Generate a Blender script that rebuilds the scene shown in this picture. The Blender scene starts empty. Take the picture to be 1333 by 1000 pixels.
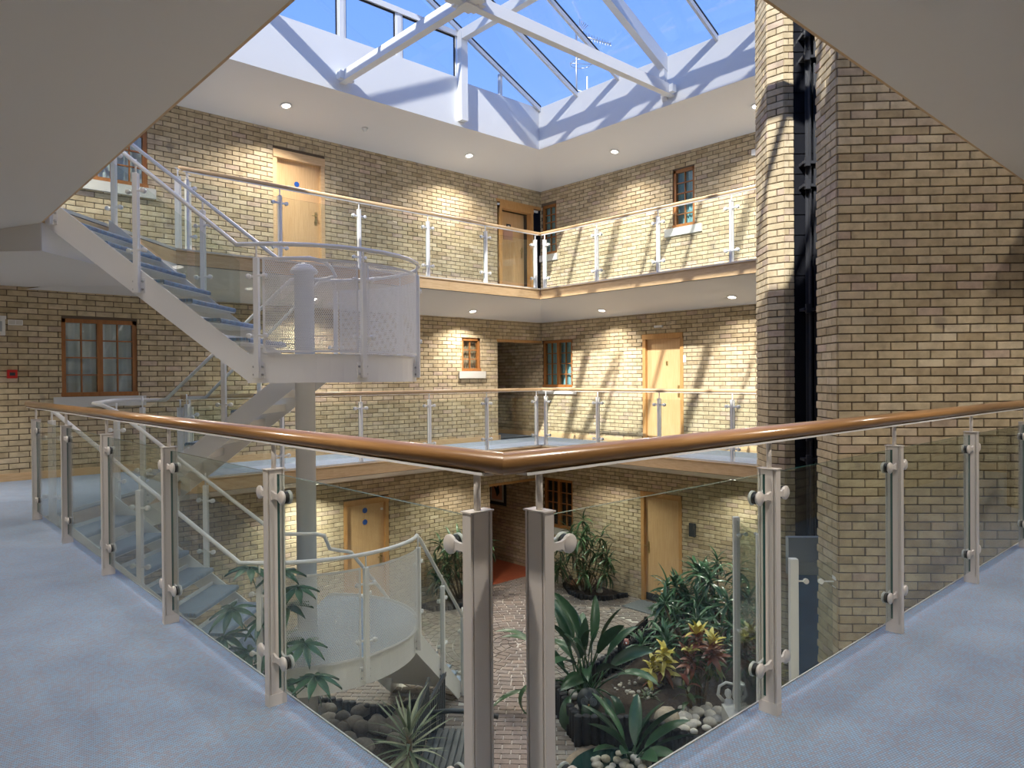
import bpy, bmesh, math, random
from mathutils import Vector, Matrix
import numpy as np
random.seed(7)
sc = bpy.context.scene
COL = sc.collection
PI = math.pi
# ------------------------------------------------------------------ camera, world, sun, exposure
cam_d = bpy.data.cameras.new('camera'); cam = bpy.data.objects.new('camera', cam_d); COL.objects.link(cam)
CF, CR, CU = Vector((0.6734, 0.7393, -0.0080)), Vector((0.7392, -0.6734, -0.0074)), Vector((0.0108, 0.0010, 0.9999))
CF.normalize(); CR = (CR - CF*CR.dot(CF)).normalized(); CU = CR.cross(CF)
CP = Vector((-1.2042, -1.3550, 1.2828)); FPX = 930.91
m = Matrix((CR, CU, -CF)).transposed().to_4x4(); m.translation = CP
cam.matrix_world = m
cam_d.sensor_width = 36; cam_d.lens = FPX/1333*36; cam_d.clip_start = .02; cam_d.clip_end = 300
sc.camera = cam
sc.view_settings.view_transform = 'Standard'; sc.view_settings.look = 'None'
sc.view_settings.gamma = 1; sc.view_settings.use_curve_mapping = False
sc.view_settings.exposure = 0.62
sc.cycles.use_denoising = True
sc.cycles.transparent_max_bounces = 40; sc.cycles.max_bounces = 12; sc.cycles.diffuse_bounces = 6
sc.cycles.glossy_bounces = 4; sc.cycles.caustics_reflective = False; sc.cycles.sample_clamp_indirect = 6

w = bpy.data.worlds.new('sky'); sc.world = w; w.use_nodes = True
nt = w.node_tree; nt.nodes.clear()
out = nt.nodes.new('ShaderNodeOutputWorld'); bg = nt.nodes.new('ShaderNodeBackground')
tc = nt.nodes.new('ShaderNodeTexCoord'); sp = nt.nodes.new('ShaderNodeSeparateXYZ'); rp = nt.nodes.new('ShaderNodeValToRGB')
nt.links.new(tc.outputs['Generated'], sp.inputs[0]); nt.links.new(sp.outputs['Z'], rp.inputs[0])
els = rp.color_ramp.elements
els[0].position = 0.0; els[0].color = (.46, .64, 1.0, 1); els[1].position = 1.0; els[1].color = (.10, .27, .80, 1)
e_ = els.new(.38); e_.color = (.215, .405, .97, 1)
e_ = els.new(.62); e_.color = (.135, .31, .88, 1)
nt.links.new(rp.outputs[0], bg.inputs[0]); bg.inputs[1].default_value = 0.87
nt.links.new(bg.outputs[0], out.inputs[0])
sun_d = bpy.data.lights.new('sun', 'SUN'); sun = bpy.data.objects.new('sun', sun_d); COL.objects.link(sun)
sun_d.energy = 5.0; sun_d.angle = math.radians(.6); sun_d.color = (1, .95, .86)
SUN_DIR = Vector((1, .37, -.660)).normalized()
sun.rotation_euler = SUN_DIR.to_track_quat('-Z', 'Y').to_euler(); sun.location = (-12, -2, 14)
LAMP_W = 36.0

# ------------------------------------------------------------------ helpers
S2 = math.sqrt(.5)
def W(a, b, z): return Vector(((a+b)*S2, (b-a)*S2, z))       # stair / lift axes (45 degrees) to world
def pix(p):                                                   # picture coordinates, only used to rank pieces by size
    d = Vector(p)-CP; z = d.dot(CF)
    return (666.5+FPX*d.dot(CR)/z, 500-FPX*d.dot(CU)/z, z) if z > .05 else (-1, -1, -1)
def in_view(p):
    x, y, z = pix(p)
    if z < 0 or not (0 < x < 1333 and 0 < y < 1000): return None
    if y < 300-(x-60)*.890 or y < (x-962)*.647: return None
    if p[2] < 0 and (y > 640+x*.713 or y > 1000-(x-860)*.634): return None
    return z

class MB:
    def __init__(s): s.v = []; s.f = []; s.m = []; s.sm = []
    def add(s, vs, fs, mi=0, smooth=False):
        o = len(s.v); s.v.extend([tuple(v) for v in vs])
        for f in fs: s.f.append(tuple(i+o for i in f)); s.m.append(mi); s.sm.append(smooth)
        return s
    def box(s, lo, hi, mi=0, M=None):
        (x0, y0, z0), (x1, y1, z1) = lo, hi
        vs = [Vector(p) for p in ((x0,y0,z0),(x1,y0,z0),(x1,y1,z0),(x0,y1,z0),(x0,y0,z1),(x1,y0,z1),(x1,y1,z1),(x0,y1,z1))]
        if M: vs = [M @ v for v in vs]
        return s.add(vs, [(0,3,2,1),(4,5,6,7),(0,1,5,4),(1,2,6,5),(2,3,7,6),(3,0,4,7)], mi)
    def bevbox(s, lo, hi, c, mi=0, M=None):
        (x0, y0, z0), (x1, y1, z1) = lo, hi
        vs = []
        for z, k in ((z0,c),(z0+c,0),(z1-c,0),(z1,c)):
            vs += [(x0+k,y0+k,z),(x1-k,y0+k,z),(x1-k,y1-k,z),(x0+k,y1-k,z)]
        vs = [Vector(p) for p in vs]
        if M: vs = [M @ v for v in vs]
        fs = [(3,2,1,0),(12,13,14,15)]
        for r in range(3):
            for i in range(4): j = (i+1) % 4; fs.append((r*4+i, r*4+j, r*4+4+j, r*4+4+i))
        return s.add(vs, fs, mi)
    def prism(s, pts, h, mi=0, smooth=False):
        """extrude 3D polygon pts by vector h"""
        pts = [Vector(p) for p in pts]; n = len(pts); h = Vector(h)
        fs = [tuple(range(n-1, -1, -1)), tuple(range(n, 2*n))]
        s.add(pts+[p+h for p in pts], fs, mi)
        o = len(s.v)-2*n
        for i in range(n):
            j = (i+1) % n; s.f.append((o+i, o+j, o+n+j, o+n+i)); s.m.append(mi); s.sm.append(smooth)
        return s
    def tube(s, path, r, seg=10, mi=0, cap=True, smooth=True):
        path = [Vector(p) for p in path]; n = len(path)
        rs = r if isinstance(r, (list, tuple)) else [r]*n
        t0 = (path[1]-path[0]).normalized()
        up = Vector((0,0,1)) if abs(t0.z) < .95 else Vector((1,0,0))
        u = t0.cross(up).normalized(); vs = []; prev = t0
        for i, p in enumerate(path):
            if i == 0: t = t0; k = 1; bis = t
            elif i == n-1: t = (path[i]-path[i-1]).normalized(); bis = t
            else:
                ta = (path[i]-path[i-1]).normalized(); tb = (path[i+1]-path[i]).normalized()
                t = (ta+tb); t = t.normalized() if t.length > 1e-6 else ta
            u = (u-t*u.dot(t)); u = u.normalized() if u.length > 1e-6 else t.orthogonal().normalized()
            w_ = t.cross(u)
            for k in range(seg):
                an = 2*PI*k/seg; vs.append(p+(u*math.cos(an)+w_*math.sin(an))*rs[i])
        fs = []
        for i in range(n-1):
            for k in range(seg):
                k2 = (k+1) % seg; fs.append((i*seg+k, i*seg+k2, (i+1)*seg+k2, (i+1)*seg+k))
        s.add(vs, fs, mi, smooth)
        if cap:
            o = len(s.v)-n*seg
            s.f.append(tuple(o+k for k in range(seg-1, -1, -1))); s.m.append(mi); s.sm.append(False)
            s.f.append(tuple(o+(n-1)*seg+k for k in range(seg))); s.m.append(mi); s.sm.append(False)
        return s
    def lathe(s, prof, c=(0,0,0), seg=16, mi=0, axis=None, smooth=True):
        """prof list of (r, h) along axis"""
        c = Vector(c); ax = Vector(axis).normalized() if axis else Vector((0,0,1))
        u = ax.orthogonal().normalized(); w_ = ax.cross(u); vs = []; n = len(prof)
        for r, h in prof:
            for k in range(seg):
                an = 2*PI*k/seg; vs.append(c+ax*h+(u*math.cos(an)+w_*math.sin(an))*max(r, 1e-4))
        fs = []
        for i in range(n-1):
            for k in range(seg):
                k2 = (k+1) % seg; fs.append((i*seg+k, i*seg+k2, (i+1)*seg+k2, (i+1)*seg+k))
        s.add(vs, fs, mi, smooth)
        o = len(s.v)-n*seg
        s.f.append(tuple(o+k for k in range(seg-1, -1, -1))); s.m.append(mi); s.sm.append(False)
        s.f.append(tuple(o+(n-1)*seg+k for k in range(seg))); s.m.append(mi); s.sm.append(False)
        return s
    def mesh(s, name, mats):
        me = bpy.data.meshes.new(name); me.from_pydata(s.v, [], s.f)
        mats = mats if isinstance(mats, (list, tuple)) else [mats]
        for mm in mats: me.materials.append(mm)
        me.polygons.foreach_set('material_index', s.m); me.polygons.foreach_set('use_smooth', s.sm)
        me.update(); return me
    def obj(s, name, mats, parent=None, **kw):
        return link(name, s.mesh(name, mats), parent, **kw)

def link(name, data, parent=None, loc=None, rot=None, mat=None, label=None, cat=None, group=None, kind=None):
    o = bpy.data.objects.new(name, data); COL.objects.link(o)
    if parent: o.parent = parent
    if loc is not None: o.location = loc
    if rot is not None: o.rotation_euler = rot
    if mat is not None: o.matrix_basis = mat
    if label: o['label'] = label
    if cat: o['category'] = cat
    if group: o['group'] = group
    if kind: o['kind'] = kind
    return o
def thing(name, label, cat, loc=(0,0,0), rotz=0, group=None):
    return link(name, None, None, loc, (0,0,rotz), label=label, cat=cat, group=group)
def struct(name, loc=(0,0,0), label=None): return link(name, None, None, loc, kind='structure', label=label)
def loft(profile, P0, P1, side, m0=0, m1=0):
    """profile [(y,z)] swept from P0 to P1; y along 'side', z up; m = mitre shift per unit y"""
    P0, P1, side = Vector(P0), Vector(P1), Vector(side); d = (P1-P0).normalized(); n = len(profile); b = MB()
    up = d.cross(side); up = up if up.z > 0 else -up
    vs = [P0+side*y+up*z+d*(m0*y) for y, z in profile]+[P1+side*y+up*z+d*(m1*y) for y, z in profile]
    b.add(vs, [(i, (i+1) % n, n+(i+1) % n, n+i) for i in range(n)], 0, True)
    b.f += [tuple(range(n-1, -1, -1)), tuple(range(n, 2*n))]; b.m += [0, 0]; b.sm += [False, False]
    return b

# ------------------------------------------------------------------ materials
def mat(name, col, rough=.5, metal=0, spec=.5):
    m_ = bpy.data.materials.new(name); m_.use_nodes = True
    p = m_.node_tree.nodes['Principled BSDF']
    p.inputs['Base Color'].default_value = (*col, 1); p.inputs['Roughness'].default_value = rough
    p.inputs['Metallic'].default_value = metal; p.inputs['Specular IOR Level'].default_value = spec
    return m_
def N(m_, t, **kw):
    n = m_.node_tree.nodes.new(t)
    for k, v in kw.items(): setattr(n, k, v)
    return n
def L(m_, a, b): m_.node_tree.links.new(a, b)
def ramp(m_, stops):
    r = N(m_, 'ShaderNodeValToRGB'); e = r.color_ramp.elements
    e[0].position, e[0].color = stops[0][0], (*stops[0][1], 1); e[1].position, e[1].color = stops[-1][0], (*stops[-1][1], 1)
    for p_, c_ in stops[1:-1]: x = e.new(p_); x.color = (*c_, 1)
    return r
def P_(m_): return m_.node_tree.nodes['Principled BSDF']
def piece_random(m_):
    oi = N(m_, 'ShaderNodeObjectInfo'); g = N(m_, 'ShaderNodeNewGeometry')
    a = N(m_, 'ShaderNodeMath', operation='ADD'); f = N(m_, 'ShaderNodeMath', operation='FRACT')
    L(m_, oi.outputs['Random'], a.inputs[0]); L(m_, g.outputs['Random Per Island'], a.inputs[1]); L(m_, a.outputs[0], f.inputs[0])
    return f.outputs[0]
def world_pos(m_): return N(m_, 'ShaderNodeNewGeometry').outputs['Position']
def noise(m_, vec, scale, detail=3, rough=.5):
    n = N(m_, 'ShaderNodeTexNoise'); n.inputs['Scale'].default_value = scale; n.inputs['Detail'].default_value = detail
    n.inputs['Roughness'].default_value = rough
    if vec: L(m_, vec, n.inputs['Vector'])
    return n
def mix(m_, mode, fac, a, b):
    n = N(m_, 'ShaderNodeMix', data_type='RGBA', blend_type=mode)
    for i, v in ((0, fac), (6, a), (7, b)):
        if hasattr(v, 'links') or hasattr(v, 'is_linked'): L(m_, v, n.inputs[i])
        elif i == 0: n.inputs[0].default_value = v
        else: n.inputs[i].default_value = (*v, 1)
    return n.outputs[2]
def bump(m_, h, st=.3, dist=.01):
    b = N(m_, 'ShaderNodeBump'); b.inputs['Strength'].default_value = st; b.inputs['Distance'].default_value = dist
    L(m_, h, b.inputs['Height']); L(m_, b.outputs[0], P_(m_).inputs['Normal'])

def brick_material(name, stops, dark=(.20,.17,.16)):
    m_ = mat(name, (.5,.4,.25), .9, spec=.25); r = piece_random(m_); pos = world_pos(m_)
    c = ramp(m_, stops); L(m_, r, c.inputs[0])
    n1 = noise(m_, pos, 9, 4, .6); g = ramp(m_, [(.30,(.78,.76,.74)), (.62,(1.08,1.07,1.04))]); L(m_, n1.outputs[0], g.inputs[0])
    col = mix(m_, 'MULTIPLY', 1, c.outputs[0], g.outputs[0])
    n2 = noise(m_, pos, 4.3, 2); s2 = ramp(m_, [(.68,(0,0,0)), (.76,(1,1,1))]); L(m_, n2.outputs[0], s2.inputs[0])
    f = N(m_, 'ShaderNodeMath', operation='MULTIPLY'); L(m_, s2.outputs[0], f.inputs[0]); f.inputs[1].default_value = .45
    col = mix(m_, 'MIX', f.outputs[0], col, dark)
    L(m_, col, P_(m_).inputs['Base Color'])
    n3 = noise(m_, pos, 160, 3, .7); bump(m_, n3.outputs[0], .35, .004)
    return m_
M = {}
M['brick'] = brick_material('buff_brick', [(0,(.43,.345,.22)), (.2,(.53,.44,.295)), (.45,(.595,.50,.34)), (.7,(.51,.42,.275)), (.86,(.64,.55,.395)), (.94,(.49,.395,.30)), (1,(.57,.45,.355))])
M['mortar'] = mat('dark_mortar', (.15,.115,.085), .95, spec=.1)
_n = noise(M['mortar'], world_pos(M['mortar']), 60); bump(M['mortar'], _n.outputs[0], .4, .005)
M['plaster'] = mat('white_soffit', (.74,.725,.70), .85, spec=.2)
_n = noise(M['plaster'], world_pos(M['plaster']), 40, 4); bump(M['plaster'], _n.outputs[0], .08, .002)
M['kerb'] = mat('white_kerb_paint', (.78,.79,.80), .55)
M['paint'] = mat('white_powder_coat', (.85,.85,.84), .38)
M['post'] = mat('cream_powder_coat', (.70,.66,.62), .33)
M['steel'] = mat('bolt_steel', (.5,.5,.5), .35, .9)
M['black'] = mat('black_rubber', (.012,.012,.012), .5)
M['gloss_black'] = mat('black_gloss_paint', (.014,.015,.02), .25)
M['mast_paint'] = mat('black_mast_paint', (.045,.047,.055), .28)
M['stone'] = mat('cast_stone', (.62,.61,.57), .85); _n = noise(M['stone'], world_pos(M['stone']), 70, 4); bump(M['stone'], _n.outputs[0], .3, .003)
M['white_plastic'] = mat('white_plastic', (.8,.8,.78), .4)
M['red'] = mat('red_plastic', (.5,.02,.015), .4)
M['brass'] = mat('brass', (.55,.42,.18), .3, .9)
M['blue_sign'] = mat('blue_sign', (.02,.10,.42), .4)
M['sign_dark'] = mat('sign_dark', (.03,.04,.05), .4)
M['pink_notice'] = mat('pink_notice', (.60,.36,.26), .7)

def wood(name, c0, c1, rough, scale=(1,1,1), ax='X', coat=0):
    m_ = mat(name, c0, rough); tcn = N(m_, 'ShaderNodeTexCoord'); mp = N(m_, 'ShaderNodeMapping')
    mp.inputs['Scale'].default_value = scale; L(m_, tcn.outputs['Object'], mp.inputs[0])
    n1 = noise(m_, mp.outputs[0], 6, 4, .6); c = ramp(m_, [(.3, c0), (.7, c1)]); L(m_, n1.outputs[0], c.inputs[0])
    L(m_, c.outputs[0], P_(m_).inputs['Base Color']); P_(m_).inputs['Coat Weight'].default_value = coat; P_(m_).inputs['Coat Roughness'].default_value = .15
    return m_
M['rail_x'] = wood('oak_handrail_x', (.30,.148,.05), (.45,.245,.095), .3, (.6,14,14), coat=.5)
M['rail_y'] = wood('oak_handrail_y', (.30,.148,.05), (.45,.245,.095), .3, (14,.6,14), coat=.5)
M['oak'] = wood('oak_fascia', (.60,.40,.21), (.72,.52,.30), .45, (1.2,1.2,8))
M['door'] = wood('oak_veneer_door', (.62,.39,.18), (.74,.50,.26), .42, (9,9,.5))
M['frame_wood'] = wood('stained_window_frame', (.30,.115,.03), (.40,.17,.05), .4, (6,6,1))
M['door_frame'] = wood('oak_door_frame', (.50,.26,.09), (.60,.34,.13), .4, (6,6,1))

def glass_mat(name, tint, f0=.04, rough=0):
    m_ = bpy.data.materials.new(name); m_.use_nodes = True; t = m_.node_tree; t.nodes.clear()
    o = N(m_, 'ShaderNodeOutputMaterial'); tr = N(m_, 'ShaderNodeBsdfTransparent'); gl = N(m_, 'ShaderNodeBsdfGlossy')
    lw = N(m_, 'ShaderNodeLayerWeight'); lw.inputs['Blend'].default_value = .5
    pw = N(m_, 'ShaderNodeMath', operation='POWER'); pw.inputs[1].default_value = 5.4
    ma = N(m_, 'ShaderNodeMath', operation='MULTIPLY_ADD'); ma.inputs[1].default_value = 1-f0; ma.inputs[2].default_value = f0
    mx = N(m_, 'ShaderNodeMixShader'); tr.inputs[0].default_value = (*tint, 1); gl.inputs['Roughness'].default_value = rough
    L(m_, lw.outputs['Facing'], pw.inputs[0]); L(m_, pw.outputs[0], ma.inputs[0]); L(m_, ma.outputs[0], mx.inputs[0])
    L(m_, tr.outputs[0], mx.inputs[1]); L(m_, gl.outputs[0], mx.inputs[2]); L(m_, mx.outputs[0], o.inputs[0])
    return m_
M['glass'] = glass_mat('balustrade_glass', (.875,.925,.915), .013)
M['glass_thin'] = glass_mat('stair_glass', (.93,.955,.94), .03)
M['roof_glass'] = glass_mat('roof_glass', (.95,.965,.98), .03)
M['pane'] = glass_mat('window_pane', (.92,.96,.96), .06)
M['glass_edge'] = mat('green_glass_edge', (.02,.10,.09), .15)
m_ = bpy.data.materials.new('lamp_lens'); m_.use_nodes = True; P_(m_).inputs['Emission Color'].default_value = (1,.90,.78,1); P_(m_).inputs['Emission Strength'].default_value = 6
M['lens'] = m_
def carpet(name, sc_=1.0):
    m_ = mat(name, (.2,.26,.34), .95, spec=.1); pos = world_pos(m_)
    mp = N(m_, 'ShaderNodeMapping'); mp.inputs['Rotation'].default_value = (0,0,math.radians(12)); L(m_, pos, mp.inputs[0])
    br = N(m_, 'ShaderNodeTexBrick'); br.inputs['Scale'].default_value = 1
    br.inputs['Brick Width'].default_value = .014*sc_; br.inputs['Row Height'].default_value = .009*sc_; br.inputs['Mortar Size'].default_value = .0016*sc_
    br.inputs['Color1'].default_value = (.27,.43,.62,1); br.inputs['Color2'].default_value = (.36,.29,.30,1); br.inputs['Mortar'].default_value = (.20,.24,.32,1); br.inputs['Bias'].default_value = -.22
    L(m_, mp.outputs[0], br.inputs['Vector'])
    n1 = noise(m_, pos, 3, 3); g = ramp(m_, [(.3,(.88,.88,.9)), (.7,(1.06,1.06,1.05))]); L(m_, n1.outputs[0], g.inputs[0])
    L(m_, mix(m_, 'MULTIPLY', 1, br.outputs[0], g.outputs[0]), P_(m_).inputs['Base Color'])
    P_(m_).inputs['Sheen Weight'].default_value = .25
    n2 = noise(m_, pos, 260, 2); bump(m_, n2.outputs[0], .5, .006)
    return m_
M['carpet'] = carpet('blue_woven_carpet')
def speck(name, c0, c1, scale, rough=.9, bs=.4, lo=.35, hi=.65):
    m_ = mat(name, c0, rough, spec=.2); tcn = world_pos(m_); n1 = noise(m_, tcn, scale, 5, .65)
    c = ramp(m_, [(lo, c0), (hi, c1)]); L(m_, n1.outputs[0], c.inputs[0]); L(m_, c.outputs[0], P_(m_).inputs['Base Color'])
    bump(m_, n1.outputs[0], bs, .02); return m_
M['soil'] = speck('dark_bark_soil', (.018,.013,.010), (.085,.062,.048), 45)
M['jointing'] = mat('pale_paver_joint', (.58,.55,.49), .95)
def per_piece(name, stops, rough=.8, nscale=30, bs=.3):
    m_ = mat(name, (.3,.3,.3), rough, spec=.25); r = piece_random(m_); c = ramp(m_, stops); L(m_, r, c.inputs[0])
    n1 = noise(m_, world_pos(m_), nscale, 4, .6); g = ramp(m_, [(.3,(.8,.8,.8)), (.7,(1.1,1.1,1.1))]); L(m_, n1.outputs[0], g.inputs[0])
    L(m_, mix(m_, 'MULTIPLY', 1, c.outputs[0], g.outputs[0]), P_(m_).inputs['Base Color']); bump(m_, n1.outputs[0], bs, .006); return m_
M['paver'] = per_piece('clay_paver', [(0,(.20,.165,.14)), (.4,(.27,.235,.205)), (.7,(.24,.215,.195)), (1,(.32,.265,.22))])
M['pebble'] = per_piece('white_pebble', [(0,(.55,.50,.42)), (.5,(.68,.64,.57)), (1,(.42,.40,.37))], .6)
M['cobble'] = per_piece('grey_boulder', [(0,(.16,.145,.13)), (.6,(.22,.20,.185)), (1,(.28,.25,.22))], .7)
M['log'] = per_piece('black_stained_log', [(0,(.016,.017,.021)), (1,(.03,.031,.036))], .6)
M['red_tile'] = speck('red_quarry_floor', (.30,.075,.035), (.36,.10,.05), 6, .4, .05)
def leafmat(name, c0, c1, rough=.35, tr=.15):
    m_ = mat(name, c0, rough, spec=.5); r = piece_random(m_); c = ramp(m_, [(0, c0), (1, c1)]); L(m_, r, c.inputs[0])
    n1 = noise(m_, world_pos(m_), 14, 3); g = ramp(m_, [(.3,(.75,.8,.75)), (.7,(1.15,1.12,1.1))]); L(m_, n1.outputs[0], g.inputs[0])
    L(m_, mix(m_, 'MULTIPLY', 1, c.outputs[0], g.outputs[0]), P_(m_).inputs['Base Color']); return m_
M['leaf_dark'] = leafmat('dark_strap_leaf', (.018,.055,.022), (.05,.11,.04))
M['leaf_strel'] = leafmat('strelitzia_leaf', (.022,.07,.035), (.05,.13,.055), .3)
M['leaf_drac'] = leafmat('dracaena_leaf', (.025,.085,.04), (.07,.18,.075), .3)
M['leaf_fatsia'] = leafmat('palmate_leaf', (.03,.10,.05), (.07,.17,.08), .3)
M['leaf_croton_y'] = leafmat('yellow_croton_leaf', (.55,.45,.05), (.75,.68,.22), .35)
M['leaf_croton_r'] = leafmat('red_croton_leaf', (.20,.05,.03), (.34,.14,.08), .35)
M['leaf_croton_g'] = leafmat('green_croton_leaf', (.05,.10,.03), (.14,.17,.05), .35)
M['leaf_yucca'] = leafmat('pale_striped_leaf', (.22,.27,.17), (.45,.47,.33), .4)
M['leaf_yucca_g'] = leafmat('green_striped_leaf', (.08,.13,.07), (.16,.2,.11), .4)
M['stem'] = speck('woody_stem', (.13,.09,.06), (.22,.17,.12), 40)
M['stem_green'] = mat('green_stem', (.06,.12,.05), .5)
M['water'] = mat('pond_water', (.02,.05,.045), .05, spec=.8)
M['curtain'] = mat('pale_curtain', (.72,.77,.75), .9); M['curtain_blue'] = mat('cyan_blind', (.30,.55,.60), .8)
M['room_view_tan'] = mat('tan_room_view', (.34,.25,.16), .9); M['dark_room'] = mat('unlit_room', (.03,.03,.032), .9)
M['lift_blue'] = speck('lift_blue_panel', (.02,.12,.30), (.03,.16,.38), 5, .6, .05)
M['lift_grey'] = mat('lift_grey_trim', (.42,.45,.47), .4)
# ------------------------------------------------------------------ brickwork
def make_brick_mesh(L_):
    b = MB(); t = .016; c = .004; x, y, z = L_/2, t, .065/2      # local x along wall, y outward, z up
    vs = [(-x,0,-z),(x,0,-z),(x,0,z),(-x,0,z), (-x,y-c,-z),(x,y-c,-z),(x,y-c,z),(-x,y-c,z), (-x+c,y,-z+c),(x-c,y,-z+c),(x-c,y,z-c),(-x+c,y,z-c)]
    fs = []
    for r in (0, 4):
        for i in range(4): j = (i+1) % 4; fs.append((r+i, r+4+i, r+4+j, r+j))
    fs.append((8,11,10,9)); b.add(vs, [f[::-1] for f in fs]); return b
BRICK_ME = make_brick_mesh(.215).mesh('brick', M['brick'])
BRICK_CACHE = {}
def brick_face(parent, O, U, Nn, width, z0, z1, openings=(), n_ind=300, phase=0., zbase=-3.0, mats=None, mesh_one=BRICK_ME):
    """courses of separate bricks proud of the mortar plane; the largest in the picture are objects of their own"""
    O, U, Nn = Vector(O), Vector(U).normalized(), Vector(Nn).normalized(); Z = Vector((0,0,1))
    rot = Matrix((U, Nn, Z)).transposed()
    full = []; cut = []
    k0 = int(math.ceil((z0-zbase)/.075-1e-4)); k1 = int(math.floor((z1-zbase)/.075+1e-4))
    for k in range(k0, k1):
        zc = zbase+k*.075+.0375; off = phase+(.1125 if k % 2 else 0)
        spans = [(0, width)]
        for (a, b, c, d) in openings:
            if c-.03 < zc < d+.03:
                ns = []
                for s0, s1 in spans:
                    if b <= s0 or a >= s1: ns.append((s0, s1)); continue
                    if a > s0: ns.append((s0, a))
                    if b < s1: ns.append((b, s1))
                spans = ns
        i0 = int(math.floor(-off/.225))-1; i1 = int(width/.225)+2
        for i in range(i0, i1):
            u0 = off+i*.225+.005; u1 = u0+.215
            for s0, s1 in spans:
                a, b = max(u0, s0), min(u1, s1)
                if b-a < .02: continue
                c = O+U*((a+b)/2); c.z = zc
                (full if b-a > .2149 else cut).append((c, b-a))
    if n_ind:
        sc_ = []
        for j, (c, l) in enumerate(full):
            z = in_view(c+Nn*.01)
            if z and (CP-c).dot(Nn) > 0: sc_.append((z, j))
        sc_.sort(); chosen = set(j for _, j in sc_[:n_ind])
    else: chosen = set()
    b = MB(); rest = [fc for j, fc in enumerate(full) if j not in chosen]+cut
    for c, l in rest:
        if l > .2149: me = mesh_one
        else:
            key = round(l, 2); me = BRICK_CACHE.get(key)
            if me is None: me = BRICK_CACHE[key] = make_brick_mesh(key)
        dpt = random.uniform(-.006, -.001); rr = rot
        vv = me.v if isinstance(me, MB) else [v.co for v in me.vertices]
        ff = me.f if isinstance(me, MB) else [tuple(p.vertices) for p in me.polygons]
        b.add([c+rr @ Vector(v)+Nn*dpt for v in vv], ff)
    if b.v: b.obj('brick_courses', M['brick'], parent, kind='stuff')
    R4 = rot.to_4x4()
    for j in chosen:
        c = full[j][0]; mm = R4 @ Matrix.Rotation(random.gauss(0, .004), 4, 'Y'); mm.translation = c+Nn*random.uniform(-.006, -.001)
        link('brick', mesh_one, parent, mat=mm)
def backing(name, O, U, Nn, width, z0, z1, openings, thick=.28):
    """solid mortar wall with openings, front face on the plane through O"""
    O, U, Nn = Vector(O), Vector(U).normalized(), Vector(Nn).normalized()
    us = sorted(set([0, width]+[min(max(v, 0), width) for o in openings for v in o[:2]])); zs = sorted(set([z0, z1]+[min(max(v, z0), z1) for o in openings for v in o[2:]]))
    b = MB()
    for i in range(len(us)-1):
        for j in range(len(zs)-1):
            uc, zc = (us[i]+us[i+1])/2, (zs[j]+zs[j+1])/2
            if any(o[0] < uc < o[1] and o[2] < zc < o[3] for o in openings): continue
            p = [O+U*us[i], O+U*us[i+1]]; p0 = Vector((p[0].x, p[0].y, zs[j])); p1 = Vector((p[1].x, p[1].y, zs[j])); h = Vector((0,0,zs[j+1]-zs[j]))
            b.prism([p0, p1, p1-Nn*thick, p0-Nn*thick], h)
    return b.obj(name, M['mortar'], None, kind='structure')

XV0, XV1, YV0, YV1 = .07, 8.46, .07, 8.43
XW, YW, XN, YN = 9.898, 9.858, -1.6, -1.6
H = 3.0
# openings along u. Left wall: u = X - XN at Y = YW; right wall: v = Y - YN at X = XW
def lw(x): return x-XN
def rw(y): return y-YN
LEFT_UP = [(lw(1.03), lw(1.90), 4.07, 5.10), (lw(3.78), lw(4.70), 3.0, 5.05), (lw(8.62), XW-XN, 3.0, 5.0)]
LEFT_1 = [(lw(.80), lw(1.735), 1.08, 2.14), (lw(7.66), lw(8.14), 1.435, 2.10), (lw(8.60), XW-XN, 0, 2.10)]
LEFT_0 = [(lw(5.0), lw(5.92), -3.0, -.85), (lw(8.36), XW-XN, -3.0, -.90)]
RIGHT_UP = [(rw(9.37), rw(9.80), 3.97, 5.05), (rw(5.925), rw(6.39), 4.02, 5.08)]
RIGHT_1 = [(rw(8.935), rw(9.81), 1.085, 2.095), (rw(6.18), rw(7.10), 0, 2.10)]
RIGHT_0 = [(rw(8.95), rw(9.80), -1.95, -.90), (rw(6.23), rw(7.16), -3.0, -.90)]
wall_objs = {}
for nm, z0, z1, ops in (('wall_left_ground', -3, -.45, LEFT_0), ('wall_left_first', 0, 2.55, LEFT_1), ('wall_left_upper', 3, 5.42, LEFT_UP)):
    o = backing(nm, (XN, YW, 0), (1,0,0), (0,-1,0), XW-XN, z0-.02, z1, ops); wall_objs[nm] = o
    brick_face(o, (XN, YW, 0), (1,0,0), (0,-1,0), XW-XN, z0, z1, ops)
for nm, z0, z1, ops, ext in (('wall_right_ground', -3, -.45, RIGHT_0, 13.0), ('wall_right_first', 0, 2.55, RIGHT_1, 13.0), ('wall_right_upper', 3, 5.42, RIGHT_UP, YW)):
    o = backing(nm, (XW, YN, 0), (0,1,0), (-1,0,0), ext-YN, z0-.02, z1, ops); wall_objs[nm] = o
    brick_face(o, (XW, YN, 0), (0,1,0), (-1,0,0), ext-YN, z0, z1, ops, phase=.06)
# walls behind the camera
for nm, O, U, Nn, wd in (('wall_near_left', (XN, YN, 0), (0,1,0), (1,0,0), YW-YN), ('wall_near_right', (XN, YN, 0), (1,0,0), (0,1,0), XW-XN)):
    o = backing(nm, O, U, Nn, wd, -3, 6.0, [])
    brick_face(o, O, U, Nn, wd, 0, 2.45, [], 0); brick_face(o, O, U, Nn, wd, 3, 5.3, [], 0); brick_face(o, O, U, Nn, wd, -3, -.5, [], 0)
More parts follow.
